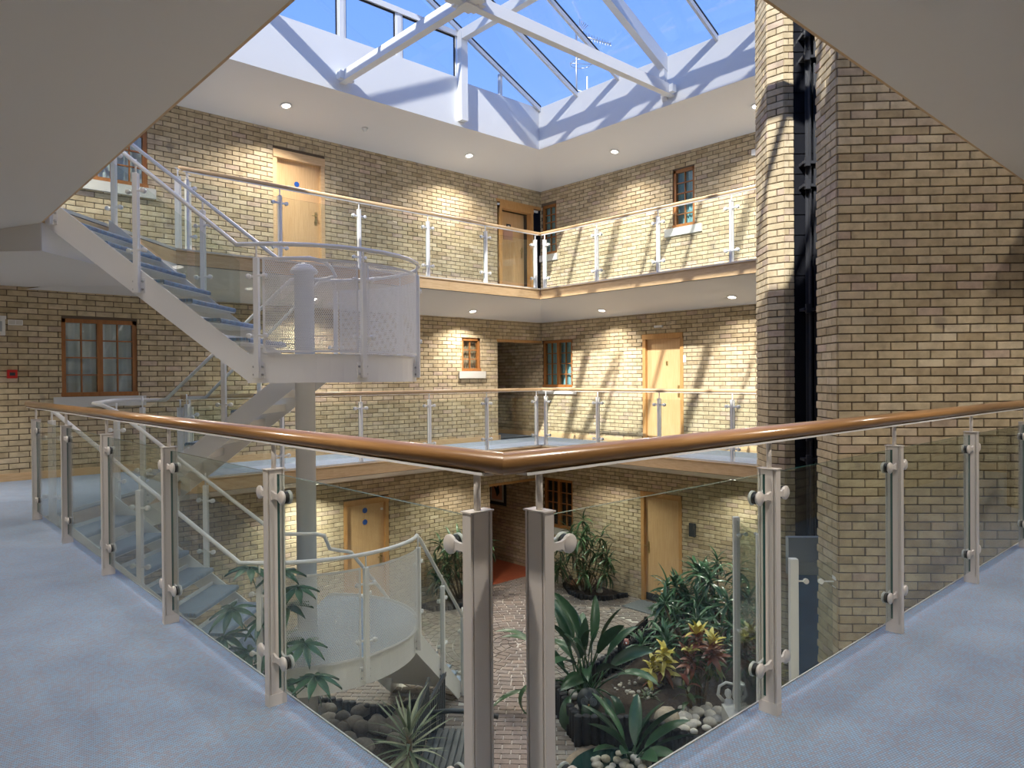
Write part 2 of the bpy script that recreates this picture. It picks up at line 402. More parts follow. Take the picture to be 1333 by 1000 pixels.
# recess passages at the far corner: left jamb brick return, back wall, lintel, ceiling
for nm, zf, x0, zt, yb in (('passage_first', 0, 8.60, 2.10, 13.0), ('passage_ground', -3, 8.36, -.90, 13.0)):
    o = backing('wall_'+nm, (x0, YW+.28, 0), (0,1,0), (1,0,0), yb-YW-.28, zf-.02, zt+.3, [])
    brick_face(o, (x0, YW, 0), (0,1,0), (1,0,0), yb-YW, zf, zt+.2, [], 0)
    o2 = backing('wall_'+nm+'_back', (x0-.3, yb, 0), (1,0,0), (0,-1,0), XW-x0+.6, zf-.02, zt+.3, [])
    brick_face(o2, (x0-.3, yb, 0), (1,0,0), (0,-1,0), XW-x0+.6, zf, zt+.2, [], 0)
    MB().box((x0-.3, YW+.28, zt+.12), (XW+.3, yb+.1, zt+.3)).obj('ceiling_'+nm, M['plaster'], kind='structure')
    MB().box((x0-.02, YW-.015, zt-.05), (XW, YW+.26, zt)).obj('lintel', M['door_frame'], wall_objs['wall_left_first' if zf == 0 else 'wall_left_ground'])
MB().box((8.0, YW, -3.1), (XW+.2, 13.2, -2.99)).obj('floor_passage', M['red_tile'], kind='structure')
MB().box((8.3, YW-.0, -.1), (XW+.2, 13.2, 0.0)).obj('floor_passage_first', M['carpet'], kind='structure')

# ------------------------------------------------------------------ floors, soffits, fascias
Nn_, R1, R2, F_, L2, L1 = (XV0,YV0), (6.67,YV0), (XV1,1.83), (XV1,YV1), (1.83,YV1), (XV0,6.67)
O1, O2, O3, O4 = (XN,YN), (XW,YN), (XW,YW), (XN,YW)
trim_i = [0]
def ring(name, zf, m_):
    b = MB(); pts = dict(N=Nn_, R1=R1, R2=R2, F=F_, L2=L2, L1=L1, O1=O1, O2=O2, O3=O3, O4=O4)
    for f in (('O1','O2','R1','N'), ('O2','R2','R1'), ('O2','O3','F','R2'), ('O3','O4','L2','F'), ('O4','L1','L2'), ('O4','O1','N','L1')):
        b.prism([(*pts[k], zf-.03) for k in f], (0,0,.03))
    return b.obj(name, m_, kind='structure')
def soffit_drop(x, y):
    return .2925*max((XV0-x)/(XV0-XN), (x-XV1)/(XW-XV1), (YV0-y)/(YV0-YN), (y-YV1)/(YW-YV1), 0)
def soffit(name, ze, cham=True):
    b = MB()
    def z(p): return ze-soffit_drop(p[0], p[1])
    zl = ze-.262
    if cham:
        c1, c2 = (XN, 6.67+1.67), (.402, YW)
        faces = [[O1,O2,R1,Nn_],[O2,R2,R1],[O2,O3,F_,R2],[O3,c2,L2,F_],[c1,O1,Nn_,L1]]
        b.add([(*p, zl) for p in (L1,L2,c2,O4,c1)], [(0,1,2,3,4)])
        b.add([(*L1,zl-.0),(*c1,zl),(*c1,max(z(c1),zl)),(*L1,z(L1))], [(0,1,2,3)]); b.add([(*L2,zl),(*c2,zl),(*c2,max(z(c2),zl)),(*L2,z(L2))], [(0,1,2,3)])
    else:
        q = [(XV0,YV0),(XV1,YV0),(XV1,YV1),(XV0,YV1)]
        faces = [[O1,O2,q[1],q[0]],[O2,O3,q[2],q[1]],[O3,O4,q[3],q[2]],[O4,O1,q[0],q[3]]]
    for f in faces: b.add([(p[0], p[1], z(p)) for p in f], [tuple(range(len(f)))])
    return b.obj(name, M['plaster'], kind='structure')
ring('floor_first', 0, M['carpet']); ring('floor_upper', 3.0, M['carpet'])
soffit('ceiling_ground', -.213); soffit('ceiling_first', 2.787); soffit('ceiling_upper', 5.66, False)
# timber fascia boards around the void
for zf in (0., 3.):
    fas = struct('trim_1' if zf == 0 else 'trim_2', (0,0,0))
    segs = [(Nn_,R1,(0,1)), (Nn_,L1,(1,0)), (L2,F_,(0,-1)), (R2,F_,(-1,0)), (R1,R2,(-S2,S2))]
    for p, q, n in segs:
        p, q, n = Vector((*p,0)), Vector((*q,0)), Vector((*n,0)); ln = (q-p).length; d = (q-p)/ln; k = max(1, round(ln/2.1))
        for i in range(k):
            a, b_ = p+d*(ln*i/k), p+d*(ln*(i+1)/k-.002)
            MB().prism([a+Vector((0,0,zf-.205)), b_+Vector((0,0,zf-.205)), b_+n*.022+Vector((0,0,zf-.205)), a+n*.022+Vector((0,0,zf-.205))], (0,0,.165)).obj('fascia_board', M['oak'], fas)
        MB().prism([p+Vector((0,0,zf-.036)), q+Vector((0,0,zf-.036)), q+n*.034+Vector((0,0,zf-.036)), p+n*.034+Vector((0,0,zf-.036))], (0,0,.012)).obj('fascia_cap', M['oak'], fas)
        MB().prism([p+Vector((0,0,zf-.03)), q+Vector((0,0,zf-.03)), q+n*.006+Vector((0,0,zf-.03)), p+n*.006+Vector((0,0,zf-.03))], (0,0,.034)).obj('edge_nosing', M['stone'], fas)
    p, q = Vector((*L1,0)), Vector((*L2,0)); n = Vector((S2,-S2,0))
    mid = p+(q-p)*.45
    def band(nm, a_, b_, z0, z1, m_): MB().prism([a_+Vector((0,0,zf+z0)), b_+Vector((0,0,zf+z0)), b_+n*.014+Vector((0,0,zf+z0)), a_+n*.014+Vector((0,0,zf+z0))], (0,0,z1-z0)).obj(nm, m_, fas)
    band('steel_trimmer', p, mid, -.475, -.205, M['kerb']); band('soffit_edge', mid, q, -.475, -.205, M['plaster'])
    band('fascia_board', p, q, -.205, -.04, M['oak']); band('edge_nosing', p, q, -.03, .004, M['stone'])
# skirting
def skirting(nm, boxes):
    s = struct(nm)
    for lo, hi in boxes: MB().box(lo, hi).obj('skirting_board', M['oak'], s)
sk = .018
skirting('baseboard_left', [((XN,YW-sk-.012,0),(8.60+.03,YW-.005,.10)), ((XN,YW-sk-.012,3),(3.68,YW-.005,3.10)), ((4.80,YW-sk-.012,3),(8.60,YW-.005,3.10)), ((8.605,YW-.03,0),(8.65,13,.1))])
skirting('baseboard_right', [((XW-sk-.012,-1.5,0),(XW-.005,6.08,.10)), ((XW-sk-.012,7.2,0),(XW-.005,13,.10)), ((XW-sk-.012,-1.5,3),(XW-.005,YW,3.10))])

# ------------------------------------------------------------------ lift shaft of brick (45 degrees to the grid)
AL, BF = 2.675, 4.60
ZT = 6.35
ua, ub = Vector((S2,-S2,0)), Vector((S2,S2,0))
sh = MB()
def pr(pts, z0=-3.0, z1=ZT, mi=0): sh.prism([W(a,b,z0) for a, b in pts], (0,0,z1-z0), mi)
pr([(AL,BF),(5.4,BF),(5.4,5.07),(AL,5.07)])
pr([(2.775,6.29),(2.875,6.29),(2.875,6.87),(2.64,6.87),(2.64,6.425)])
shaft = sh.obj('wall_lift_shaft', M['mortar'], None, kind='structure')
brick_face(shaft, W(AL,BF,0), ua, -ub, 2.6, -3, ZT, [], 300)
brick_face(shaft, W(AL,5.07,0), -ub, -ua, .47, -3, ZT, [], 120, phase=.02)
brick_face(shaft, W(2.64,6.87,0), -ub, -ua, .445, -3, ZT, [], 60, phase=.0)
dd = (W(2.775,6.29,0)-W(2.64,6.425,0)); nn = Vector((-dd.y, dd.x, 0)); nn = nn if nn.dot(CP-W(2.7,6.35,0)) > 0 else -nn
brick_face(shaft, W(2.64,6.425,0), dd, nn, dd.length, -3, ZT, [], 0, phase=.11)
brick_face(shaft, W(2.775,6.29,0), ua, -ub, .1, -3, ZT, [], 0, phase=.05)
# black painted block lining of the shaft
bl = MB()
bl.prism([W(2.875,6.30,-3), W(4.0,6.30,-3), W(4.0,6.6,-3), W(2.875,6.6,-3)], (0,0,ZT+3)); bl.prism([W(3.9,5.07,-3), W(4.1,5.07,-3), W(4.1,6.3,-3), W(3.9,6.3,-3)], (0,0,ZT+3))
bl.prism([W(2.7,5.07,-3), W(3.9,5.07,-3), W(3.9,5.09,-3), W(2.7,5.09,-3)], (0,0,ZT+3))
lin = bl.obj('wall_shaft_lining', M['gloss_black'], None, kind='structure')
for k in range(41):
    for i in range(-1, 3):
        a0 = 2.882+i*.45+(.225 if k % 2 else 0); a1 = min(a0+.44, 3.88); a0 = max(a0, 2.882); z = -3+k*.225
        if a1-a0 > .05 and z+.215 < ZT:
            bb = MB(); bb.prism([W(a0,6.302,z+.005), W(a1,6.302,z+.005), W(a1,6.286+random.uniform(-.002,.002),z+.005), W(a0,6.286,z+.005)], (0,0,.213)); bb.obj('block', M['gloss_black'], lin)
# guide mast of the lift
mast = thing('lift_mast', 'black steel lift guide rails with brackets in the brick shaft slot', 'lift mast', W(3.2,6.2,-3))
def mastpart(nm, b): return b.obj(nm, M['mast_paint'], mast)
def rel(p): return Vector(p)-W(3.2,6.2,-3)
for a0, b0 in ((3.02,6.20), (3.10,6.17)):
    b = MB(); 
    for (x0,x1,y0,y1) in ((a0-.035,a0+.035,b0+.03,b0+.04), (a0-.006,a0+.006,b0-.03,b0+.03)):
        b.prism([rel(W(x,y,-3)) for x, y in ((x0,y0),(x1,y0),(x1,y1),(x0,y1))], (0,0,ZT+2.9))
    mastpart('guide_rail', b)
b = MB().tube([rel(W(3.19,6.12,-3)), rel(W(3.19,6.12,ZT-.2))], .035, 12); mastpart('hydraulic_ram', b)
for z in (-1.3, .35, .6, 2.0, 3.35, 3.6, 4.75, 5.0):
    b = MB(); b.prism([rel(W(x,y,z)) for x, y in ((2.93,6.14),(3.14,6.14),(3.14,6.28),(2.93,6.28))], (0,0,.03)); b.prism([rel(W(x,y,z-.03)) for x, y in ((2.95,6.12),(3.0,6.12),(3.0,6.16),(2.95,6.16))], (0,0,.1)); mastpart('bracket', b)
rag = MB(); rag.lathe([(.01,0),(.035,.04),(.05,.09),(.03,.13),(.012,.15)], (0,0,0), 9)
rag.obj('cloth', M['white_plastic'], None, loc=W(2.98,5.5,.93), label='crumpled white rag caught in the black lift slot', cat='rag')
# lift car
car = thing('lift_car', 'blue sided lift car with grey rim parked low in the shaft', 'lift car', W(3.1,5.7,-3))
def relc(p): return Vector(p)-W(3.1,5.7,-3)
def cp(nm, m_, pts, z0, z1): b = MB(); b.prism([relc(W(a,bb,z0)) for a, bb in pts], (0,0,z1-z0)); return b.obj(nm, m_, car)
cp('car_floor', M['lift_grey'], [(2.72,5.12),(3.84,5.12),(3.84,6.05),(2.72,6.05)], -2.95, -2.8)
cp('side_panel', M['lift_blue'], [(2.72,6.0),(3.84,6.0),(3.84,6.05),(2.72,6.05)], -2.8, -.85)
cp('side_panel', M['lift_blue'], [(3.80,5.12),(3.84,5.12),(3.84,6.0),(3.80,6.0)], -2.8, -.85)
cp('rim', M['lift_grey'], [(2.70,5.98),(3.86,5.98),(3.86,6.07),(2.70,6.07)], -.85, -.45)
cp('rim', M['lift_grey'], [(3.78,5.12),(3.86,5.12),(3.86,5.98),(3.78,5.98)], -.85, -.45)

# ------------------------------------------------------------------ roof lantern
kb = MB()
for lo, hi in (((XV0-.12,YV0-.12,5.66),(XV0,YV1+.12,6.45)), ((XV1,YV0-.12,5.66),(XV1+.12,YV1+.12,6.45)), ((XV0,YV0-.12,5.66),(XV1,YV0,6.45)), ((XV0,YV1,5.66),(XV1,YV1+.12,6.45))): kb.box(lo, hi)
kb.obj('trim_3', M['kerb'], None, kind='structure', label='white kerb upstand under the glass roof')
rb = MB()
for lo, hi in (((XN-.4,YN-.4,6.0),(XV0-.1,YW+.4,6.2)), ((XV1+.1,YN-.4,6.0),(XW+.4,YW+.4,6.2)), ((XV0-.1,YN-.4,6.0),(XV1+.1,YV0-.1,6.2)), ((XV0-.1,YV1+.1,6.0),(XV1+.1,YW+.4,6.2))): rb.box(lo, hi)
rb.obj('roof_sun_block', M['mortar'], None, kind='structure')  # unseen slab added so no sun leaks in round the kerb
ob = MB()
for lo, hi in (((XN-.45,YN-.45,-3.2),(XN-.28,YW+.45,6.1)), ((XW+.28,YN-.45,-3.2),(XW+.45,13.4,6.1)), ((XN-.45,YN-.45,-3.2),(XW+.45,YN-.28,6.1)), ((XN-.45,13.2,-3.2),(XW+.45,13.4,6.1)), ((XN-.45,YW+.6,-.2),(8.0,YW+.7,6.1)), ((XN-.45,YW+.6,-3.2),(8.0,YW+.7,-.2)), ((8.0,YW+.3,2.6),(XW+.4,13.3,2.8)), ((8.0,YW+1.5,3.0),(XW+.4,YW+1.6,6.1))): ob.box(lo, hi)
ob.obj('wall_outer', M['dark_room'], None, kind='structure')  # unseen boxes behind the brickwork, added against light leaks
MB().box((XN-.5,YN-.5,-3.3),(XW+.5,13.4,-3.1)).obj('ground', M['soil'], None, kind='structure')
XR, SLP, ZK = 4.265, .46, 6.45
ZR = ZK+SLP*(XV1-XR)
sky_l = struct('skylight', (0,0,0), 'white framed glass roof lantern over the atrium')
def zroof(x): return ZR-SLP*abs(x-XR)
def slopebar(y, x0, x1, wdt, dep, nm='rafter', m_=None, dz=0):
    b = MB(); z0, z1 = zroof(x0)+dz, zroof(x1)+dz
    b.prism([(x0,y-wdt/2,z0-dep),(x1,y-wdt/2,z1-dep),(x1,y-wdt/2,z1),(x0,y-wdt/2,z0)], (0,wdt,0)); return b.obj(nm, m_ or M['kerb'], sky_l)
RY = [YV1-.03-.955*i for i in range(9)]
for i, y in enumerate(RY+[YV0+.03]):
    main = i in (3, 6)
    for xe in (XV0, XV1):
        slopebar(y, xe, XR, .12 if main else .045, .24 if main else .075)
        slopebar(y, xe, XR, .06, .02, 'glazing_bar', M['black'], .03)
ys = RY+[YV0+.03]
for i in range(len(ys)-1):
    for xe in (XV0, XV1):
        b = MB(); y0, y1 = ys[i]-.01, ys[i+1]+.01; ze, zr = zroof(xe)+.006, ZR+.006
        b.prism([(xe,y0,ze),(XR,y0,zr),(XR,y1,zr),(xe,y1,ze)], (0,0,.008)); b.obj('roof_pane', M['roof_glass'], sky_l)
MB().box((XR-.05,YV0,ZR-.16),(XR+.05,YV1,ZR+.03)).obj('ridge_beam', M['kerb'], sky_l)
for x in (6.55, 2*XR-6.55): MB().box((x-.06,YV0,zroof(x)-.2),(x+.06,YV1,zroof(x)-.03)).obj('purlin', M['kerb'], sky_l)
for yk, dy in ((YV1, -1), (YV0, 1)):       # glazed gables
    ym = yk-dy*.035
    def gb(nm, x0, x1, z0, z1, dep=.06, m_=None):
        MB().box((x0, min(ym-dep/2, ym+dep/2), z0), (x1, max(ym-dep/2, ym+dep/2), z1)).obj(nm, m_ or M['kerb'], sky_l)
    for x in (6.55, 2*XR-6.55): MB().box((x-.07, min(yk, yk+dy*.12), 5.74), (x+.07, max(yk, yk+dy*.12), zroof(x)-.05)).obj('gable_post', M['kerb'], sky_l)
    gb('transom', 2*XR-6.55, 6.55, 7.20, 7.29, .10); gb('gable_sill', 2*XR-6.55+.07, 6.48, ZK, ZK+.05)
    for x in (3.13, 4.265, 5.3): gb('mullion', x-.04, x+.04, ZK+.05, 7.2)
    gb('mullion', 7.47, 7.53, ZK+.01, zroof(7.5)-.05); gb('mullion', 2*XR-7.53, 2*XR-7.47, ZK+.01, zroof(7.5)-.05)
    for x0, x1 in ((2.05,3.09),(3.17,4.225),(4.305,5.26),(5.34,6.48)):
        gb('gable_pane', x0, x1, ZK+.04, 7.2, .008, M['roof_glass']); 
        
        for xx in (x0, x1-.03): gb('pane_frame', xx, xx+.03, ZK+.05, 7.2, .05)
        for xx in (x0+.03, x1-.045): gb('pane_edge_line', xx, xx+.015, ZK+.05, 7.2, .03, M['black'])  # black strips for the dark reveals round the panes
        gb('pane_edge_line', x0+.03, x1-.03, 7.185, 7.2, .03, M['black'])
    for sgn in (1, -1):
        f = lambda x: XR+sgn*(x-XR)
        for x0, x1 in ((6.62,7.47),(7.53,8.40)):
            b = MB(); b.prism([(f(x0),ym,ZK+.02),(f(x1),ym,ZK+.02),(f(x1),ym,zroof(x1)-.06),(f(x0),ym,zroof(x0)-.06)], (0,.008,0)); b.obj('gable_pane', M['roof_glass'], sky_l)
    b = MB(); b.prism([(2*XR-6.4,ym,7.3),(6.4,ym,7.3),(XR,ym,ZR-.1)], (0,.008,0)); b.obj('gable_pane', M['roof_glass'], sky_l)
# tie beams
def tie(p, q, label=None):
    p, q = Vector(p), Vector(q); d = (q-p).normalized(); s = Vector((-d.y, d.x, 0)); b = MB()
    for (y0,y1,z0,z1) in ((-.055,.055,-.08,.08),): b.prism([p+s*y0+Vector((0,0,z0)), p+s*y1+Vector((0,0,z0)), p+s*y1+Vector((0,0,z1)), p+s*y0+Vector((0,0,z1))], q-p)
    o = b.obj('tie_beam', M['kerb'], sky_l)
    for e, sg in ((p, 1), (q, -1)):
        c = MB(); 
        for y0 in (-.10, .062): c.box((-.0,-.04,-.06),(.1,.04,.06), 0, Matrix.Translation(e+s*(y0+.02)+d*(.05*sg if sg > 0 else -.1)) @ d.to_track_quat('X','Z').to_matrix().to_4x4())
        c.obj('cleat', M['kerb'], o)
tie((XR,YV1,5.86), (XR,5.46,5.86)); tie((XR,5.34,5.86), (XR,YV0,5.86)); tie((XV1,5.40,5.86), (XR+.1,5.40,5.86)); tie((XR-.1,5.40,5.86), (XV0,5.40,5.86))
MB().box((XR-.10,5.30,5.76),(XR+.10,5.50,5.96)).obj('tie_node', M['kerb'], sky_l)
for x, sg in ((XV1, -1), (XV0, 1)):
    for y in (RY[3], RY[6]):
        b = MB(); b.prism([(x+sg*.0,y-.05,5.74),(x+sg*.06,y-.05,5.85),(x+sg*.10,y-.05,6.5),(x,y-.05,6.5)], (0,.10,0)); b.obj('eaves_bracket', M['kerb'], sky_l)
# ------------------------------------------------------------------ balustrades
def post_mesh(h=.93):
    b = MB()
    b.bevbox((-.016,-.024,0),(.016,.026,h),.003); b.box((-.011,-.030,0),(.011,-.024,h)); b.bevbox((-.017,-.037,0),(.017,-.030,h),.002); b.box((-.011,.026,0),(.011,.031,h)); b.bevbox((-.017,.031,0),(.017,.037,h),.002)
    b.box((-.022,-.040,h),(.022,.040,h+.004)); b.box((-.0175,-.0375,0),(.0175,.0375,.045))
    b.tube([(0,0,h),(0,0,h+.11)], .0095, 10); b.box((-.05,-.016,h+.10),(.05,.016,h+.106)); return b
POST_ME = post_mesh().mesh('baluster_post', M['post']); POST_W = post_mesh().mesh('baluster_post_white', M['paint'])
def clamp_mesh(m0):
    b = MB(); disc = [(.0,0),(.022,.0),(.027,.004),(.027,.010),(.024,.013),(0,.013)]
    b.lathe(disc, (.100,-.021,0), 20, 0, (0,1,0)); b.lathe(disc, (.100,.008,0), 20, 0, (0,1,0))
    for y0, y1 in ((-.019,-.010),(.010,.019)):
        b.prism([(.010,y0,-.020),(.045,y0,-.010),(.068,y0,-.011),(.09,y0,-.020),(.09,y0,.020),(.068,y0,.011),(.045,y0,.010),(.010,y0,.020)], (0,y1-y0,0))
    b.lathe([(0,0),(.0235,0),(.0235,.016),(0,.016)], (.100,-.008,0), 16, 1, (0,1,0)); return b.mesh('clamp', [m0, M['black']])
CLAMP_ME = clamp_mesh(M['post']); CLAMP_W = clamp_mesh(M['paint'])
def balustrade(label, P0, d, length, posts, rail_m, near=False, ext0=0, ext1=0, m0=0, m1=0, ends=(True, True)):
    """posts: distances along d; local x along the rail, y to the void side"""
    ang = math.atan2(d[1], d[0]); t = thing('balustrade', label, 'balustrade', P0, ang)
    pm, cm = (POST_ME, CLAMP_ME) if near else (POST_W, CLAMP_W)
    side = Vector((0,1,0)); prof = [(.031*math.cos(a)*1.0, .030*math.sin(a)) for a in [2*PI*k/16 for k in range(16)]]
    loft(prof, (-ext0,0,1.066), (length+ext1,0,1.066), side, m0, m1).obj('handrail', M['rail_x'] if near else M['oak'], t)  # far rails take a paler oak: sunlight put into the colour
    MB().box((-ext0+.06,-.022,1.032),(length+ext1-.06,.022,1.039)).obj('rail_strip', M['paint'], t)
    for i, x in enumerate(posts):
        p = link('post', pm, t, (x,0,0))
        for z in (.83, .19):
            if i < len(posts)-1: link('clamp', cm, p, (0,0,z))
            if i > 0: link('clamp', cm, p, (0,0,z), (0,0,PI))
    for i in range(len(posts)-1):
        b = MB(); x0, x1 = posts[i]+.040, posts[i+1]-.040
        b.box((x0,-.005,.075),(x1,.005,.915)); 
        b.m[1] = 1; b.m[3] = 1; b.m[5] = 1
        b.obj('glass_panel', [M['glass'] if near else M['glass_thin'], M['glass_edge']], t)
    if near:
        for xx in (.05, .075): MB().lathe([(.0045,0),(.0045,.004)], (xx,.0295 if d[0] else -.0295,1.05+(.03 if xx > .06 else 0)), 8, 0, (0,1 if d[0] else -1,0)).obj('plug', M['stem'], t)
    return t
# P0 at the corner, local y points left of d
balustrade('near glass balustrade with oak handrail along the left carpet edge', (0,0,0), (0,1,0), 6.87, [.107,1.37,2.67,3.965,5.235,6.555], 'rail_y', True, 0, .10, m0=-1)
balustrade('near glass balustrade with oak handrail along the right carpet edge', (0,0,0), (1,0,0), 5.6, [.125,1.352,2.612,3.863,5.16], 'rail_x', True, 0, .3, m0=1)
for zf, lb in ((0, 'on the middle gallery'), (3, 'on the top gallery')):
    balustrade('far glass balustrade on the staircase side '+lb, (1.90,8.50,zf), (1,0,0), 6.63, [.10,1.38,2.67,3.98,5.25,6.50], 'rail_x', m1=1)
    balustrade('far glass balustrade in front of the sunlit wall '+lb, (8.53,8.50,zf), (0,-1,0), 6.6, [.13,1.44,2.77,4.11,5.45,6.5], 'rail_y', m0=1)

# ------------------------------------------------------------------ staircase
CA, CB, RL = -2.57, 6.05, 1.22
T0, T1 = -4.62, -2.70               # start and end of the straight flights along a
GO, RI = (T1-T0)/7, 1.5/8
stair = thing('staircase', 'white steel staircase with blue carpeted treads winding round a column', 'staircase', (0,0,0))
def sp(nm, b, m_, par=None): return b.obj(nm, m_, par or stair)
def VA(a, b, z, fr): return fr(a, b, z)
sp('column', MB().lathe([(.108,-3),(.108,2.46),(.15,2.47),(.15,2.50),(.09,2.56),(.02,2.585)], W(CA,CB,0), 24), M['paint'])
def flight(fr, zt, rise_sign_label, b0, b1, drop=1.5, n=8, start_gap=0.0):
    """fr(s, t, z): s along the run downwards, t across; stringers at t=b0 and b1; from z=zt down to zt-drop"""
    go = (T1-T0)/(n-1); ri = drop/n; run = go*(n-1)
    for t, th in ((b0, .012), (b1, .012)):
        b = MB(); top0, top1 = .03, .0
        pts = [fr(-.02,t-th/2,zt+.05), fr(run+.02,t-th/2,zt-drop+.02), fr(run+.02,t-th/2,zt-drop-.245), fr(-.02,t-th/2,zt-.235)]
        q = [fr(-.02,t+th/2,zt+.05), fr(run+.02,t+th/2,zt-drop+.02), fr(run+.02,t+th/2,zt-drop-.245), fr(-.02,t+th/2,zt-.235)]
        b.add(pts+q, [(0,1,2,3),(7,6,5,4),(0,4,5,1),(1,5,6,2),(2,6,7,3),(3,7,4,0)]); sp('stringer', b, M['paint'])
    for i in range(n-1):
        s0 = go*i-.015; s1 = s0+go+.03; z = zt-ri*(i+1); e = .008
        def slab(sa, sb, za, zb, m_, nm, par=None):
            b = MB(); b.prism([fr(sa,b0+e,za), fr(sb,b0+e,za), fr(sb,b1-e,za), fr(sa,b1-e,za)], (0,0,zb-za)); return sp(nm, b, m_, par)
        t_ = slab(s0+.02, s1-.012, z-.055, z-.028, M['paint'], 'tread')
        slab(s0, s0+.018, z-.055, z+.035, M['paint'], 'tread_upstand', t_)
        b = MB(); prof = [(s0+.02,z-.028),(s1-.004,z-.045),(s1,z-.03),(s1,z-.012),(s1-.012,z),(s0+.02,z)]
        b.prism([fr(s,b0+e,zz) for s, zz in prof], fr(0,b1-e,0)-fr(0,b0+e,0)); sp('tread_carpet', b, M['carpet'], t_)
    return run
def fr_down(s, t, z): return W(T0+s, t, z)        # descending to +a
def fr_back(s, t, z): return W(T1-s, t, z)        # descending to -a
NB0, NB1, FB0, FB1 = 4.835, 5.80, 6.30, 7.26
ex = math.radians(10); EXO = (CA+RL-.02, CB+.02)
def fr_exit(s, t, z):
    # t measured from right stringer leftwards (negative a)
    da, db = math.sin(ex), math.cos(ex); return W(EXO[0]+da*s-db*t, EXO[1]+db*s+da*t, z)
flight(fr_down, 3.0, '', NB0, NB1); flight(fr_back, 1.5, '', FB0, FB1); flight(fr_down, 0.0, '', NB0, NB1); flight(fr_exit, -1.5, '', 0.0, .95)
# landings: semicircular plate with curved stringer band
def landing(z, a_from=T1, th0=-90, th1=90):
    pts = [(a_from, CB-RL)]+[(CA+RL*math.cos(math.radians(t)), CB+RL*math.sin(math.radians(t))) for t in range(th0, th1+1, 6)]+[(a_from, CB+RL)]
    b = MB(); b.prism([W(a,bb,z-.05) for a, bb in pts], (0,0,.045)); l = sp('landing', b, M['paint'])
    b = MB(); p2 = [(a_from-.02, CB-RL+.02)]+[(CA+(RL-.02)*math.cos(math.radians(t)), CB+(RL-.02)*math.sin(math.radians(t))) for t in range(th0, th1+1, 6)]+[(a_from-.02, CB+RL-.02)]
    b.prism([W(a,bb,z-.005) for a, bb in p2], (0,0,.008)); sp('landing_carpet', b, M['carpet'], l)
    path = pts; vs = []; n = len(path); b = MB()
    for a, bb in path:
        k = 1+.012/RL
        vs += [W(a,bb,z-.245), W(a,bb,z+.03), W(CA+(a-CA)*k,CB+(bb-CB)*k,z+.03), W(CA+(a-CA)*k,CB+(bb-CB)*k,z-.245)]
    fs = []
    for i in range(n-1):
        for k in range(4): k2 = (k+1) % 4; fs.append((i*4+k, i*4+k2, i*4+4+k2, i*4+4+k))
    b.add(vs, fs); sp('curved_stringer', b, M['paint'], l)
    for a0 in (-45, 15, 60): 
        b = MB(); c, s_ = math.cos(math.radians(a0)), math.sin(math.radians(a0))
        b.prism([W(CA+c*.1-s_*.03,CB+s_*.1+c*.03,z-.2), W(CA+c*(RL-.02)-s_*.03,CB+s_*(RL-.02)+c*.03,z-.2), W(CA+c*(RL-.02)+s_*.03,CB+s_*(RL-.02)-c*.03,z-.2), W(CA+c*.1+s_*.03,CB+s_*.1-c*.03,z-.2)], (0,0,.15)); sp('support_arm', b, M['paint'], l)
    return l
landing(1.5); landing(-1.5, T1, -90, 90)
# stair posts with bolted side brackets
def spost_mesh():
    b = MB(); b.bevbox((-.023,-.028,-.20),(.023,.002,.93),.003); b.box((-.016,.002,-.2),(.016,.008,.93)); b.bevbox((-.023,.008,-.20),(.023,.022,.93),.003)
    b.tube([(0,0,.93),(0,0,1.06)], .009, 8); return b.mesh('stair_post', M['paint'])
SPOST = spost_mesh()
def sbracket_mesh():
    b = MB(); b.bevbox((-.06,.0,-.20),(.06,.010,-.055),.003)
    for x in (-.042, .042):
        for z in (-.165, -.09): b.lathe([(.011,0),(.011,.012),(.006,.016)], (x,0,z), 8, 1, (0,-1,0))
    return b.mesh('bracket', [M['paint'], M['steel']])
SBRK = sbracket_mesh()
def sclamp_mesh():
    b = MB(); b.bevbox((.015,-.03,-.010),(.075,-.016,.010),.003)
    b.lathe([(0,0),(.021,0),(.024,.004),(.024,.03),(.021,.034),(0,.034)], (.085,-.035,0), 14, 0, (0,1,0)); return b.mesh('clamp', M['paint'])
SCL = sclamp_mesh()
def spost(p, out, sides=(1, -1), brk=True, zs=(.76, .20)):
    """p at landing/pitch level; out = direction away from the stair"""
    ang = math.atan2(out.y, out.x)+PI/2       # local -y faces outwards
    o = link('stair_post', SPOST, stair, p, (0,0,ang))
    if brk: link('bracket', SBRK, o, (0,.022,0))
    for z in zs:
        for s in sides: link('clamp', SCL, o, (0,0,z), (0,0,0 if s > 0 else PI))
    return o
def ang_pt(t, r, z): return W(CA+r*math.cos(math.radians(t)), CB+r*math.sin(math.radians(t)), z)
def ang_dir(t): return (ang_pt(t, 2, 0)-ang_pt(t, 1, 0)).normalized()
RP = RL+.045
for z, ths in ((1.5, (-91, -45, 0, 45, 91)), (-1.5, (-91, -45, -3))):
    for t in ths: spost(ang_pt(t, RP, z), ang_dir(t))
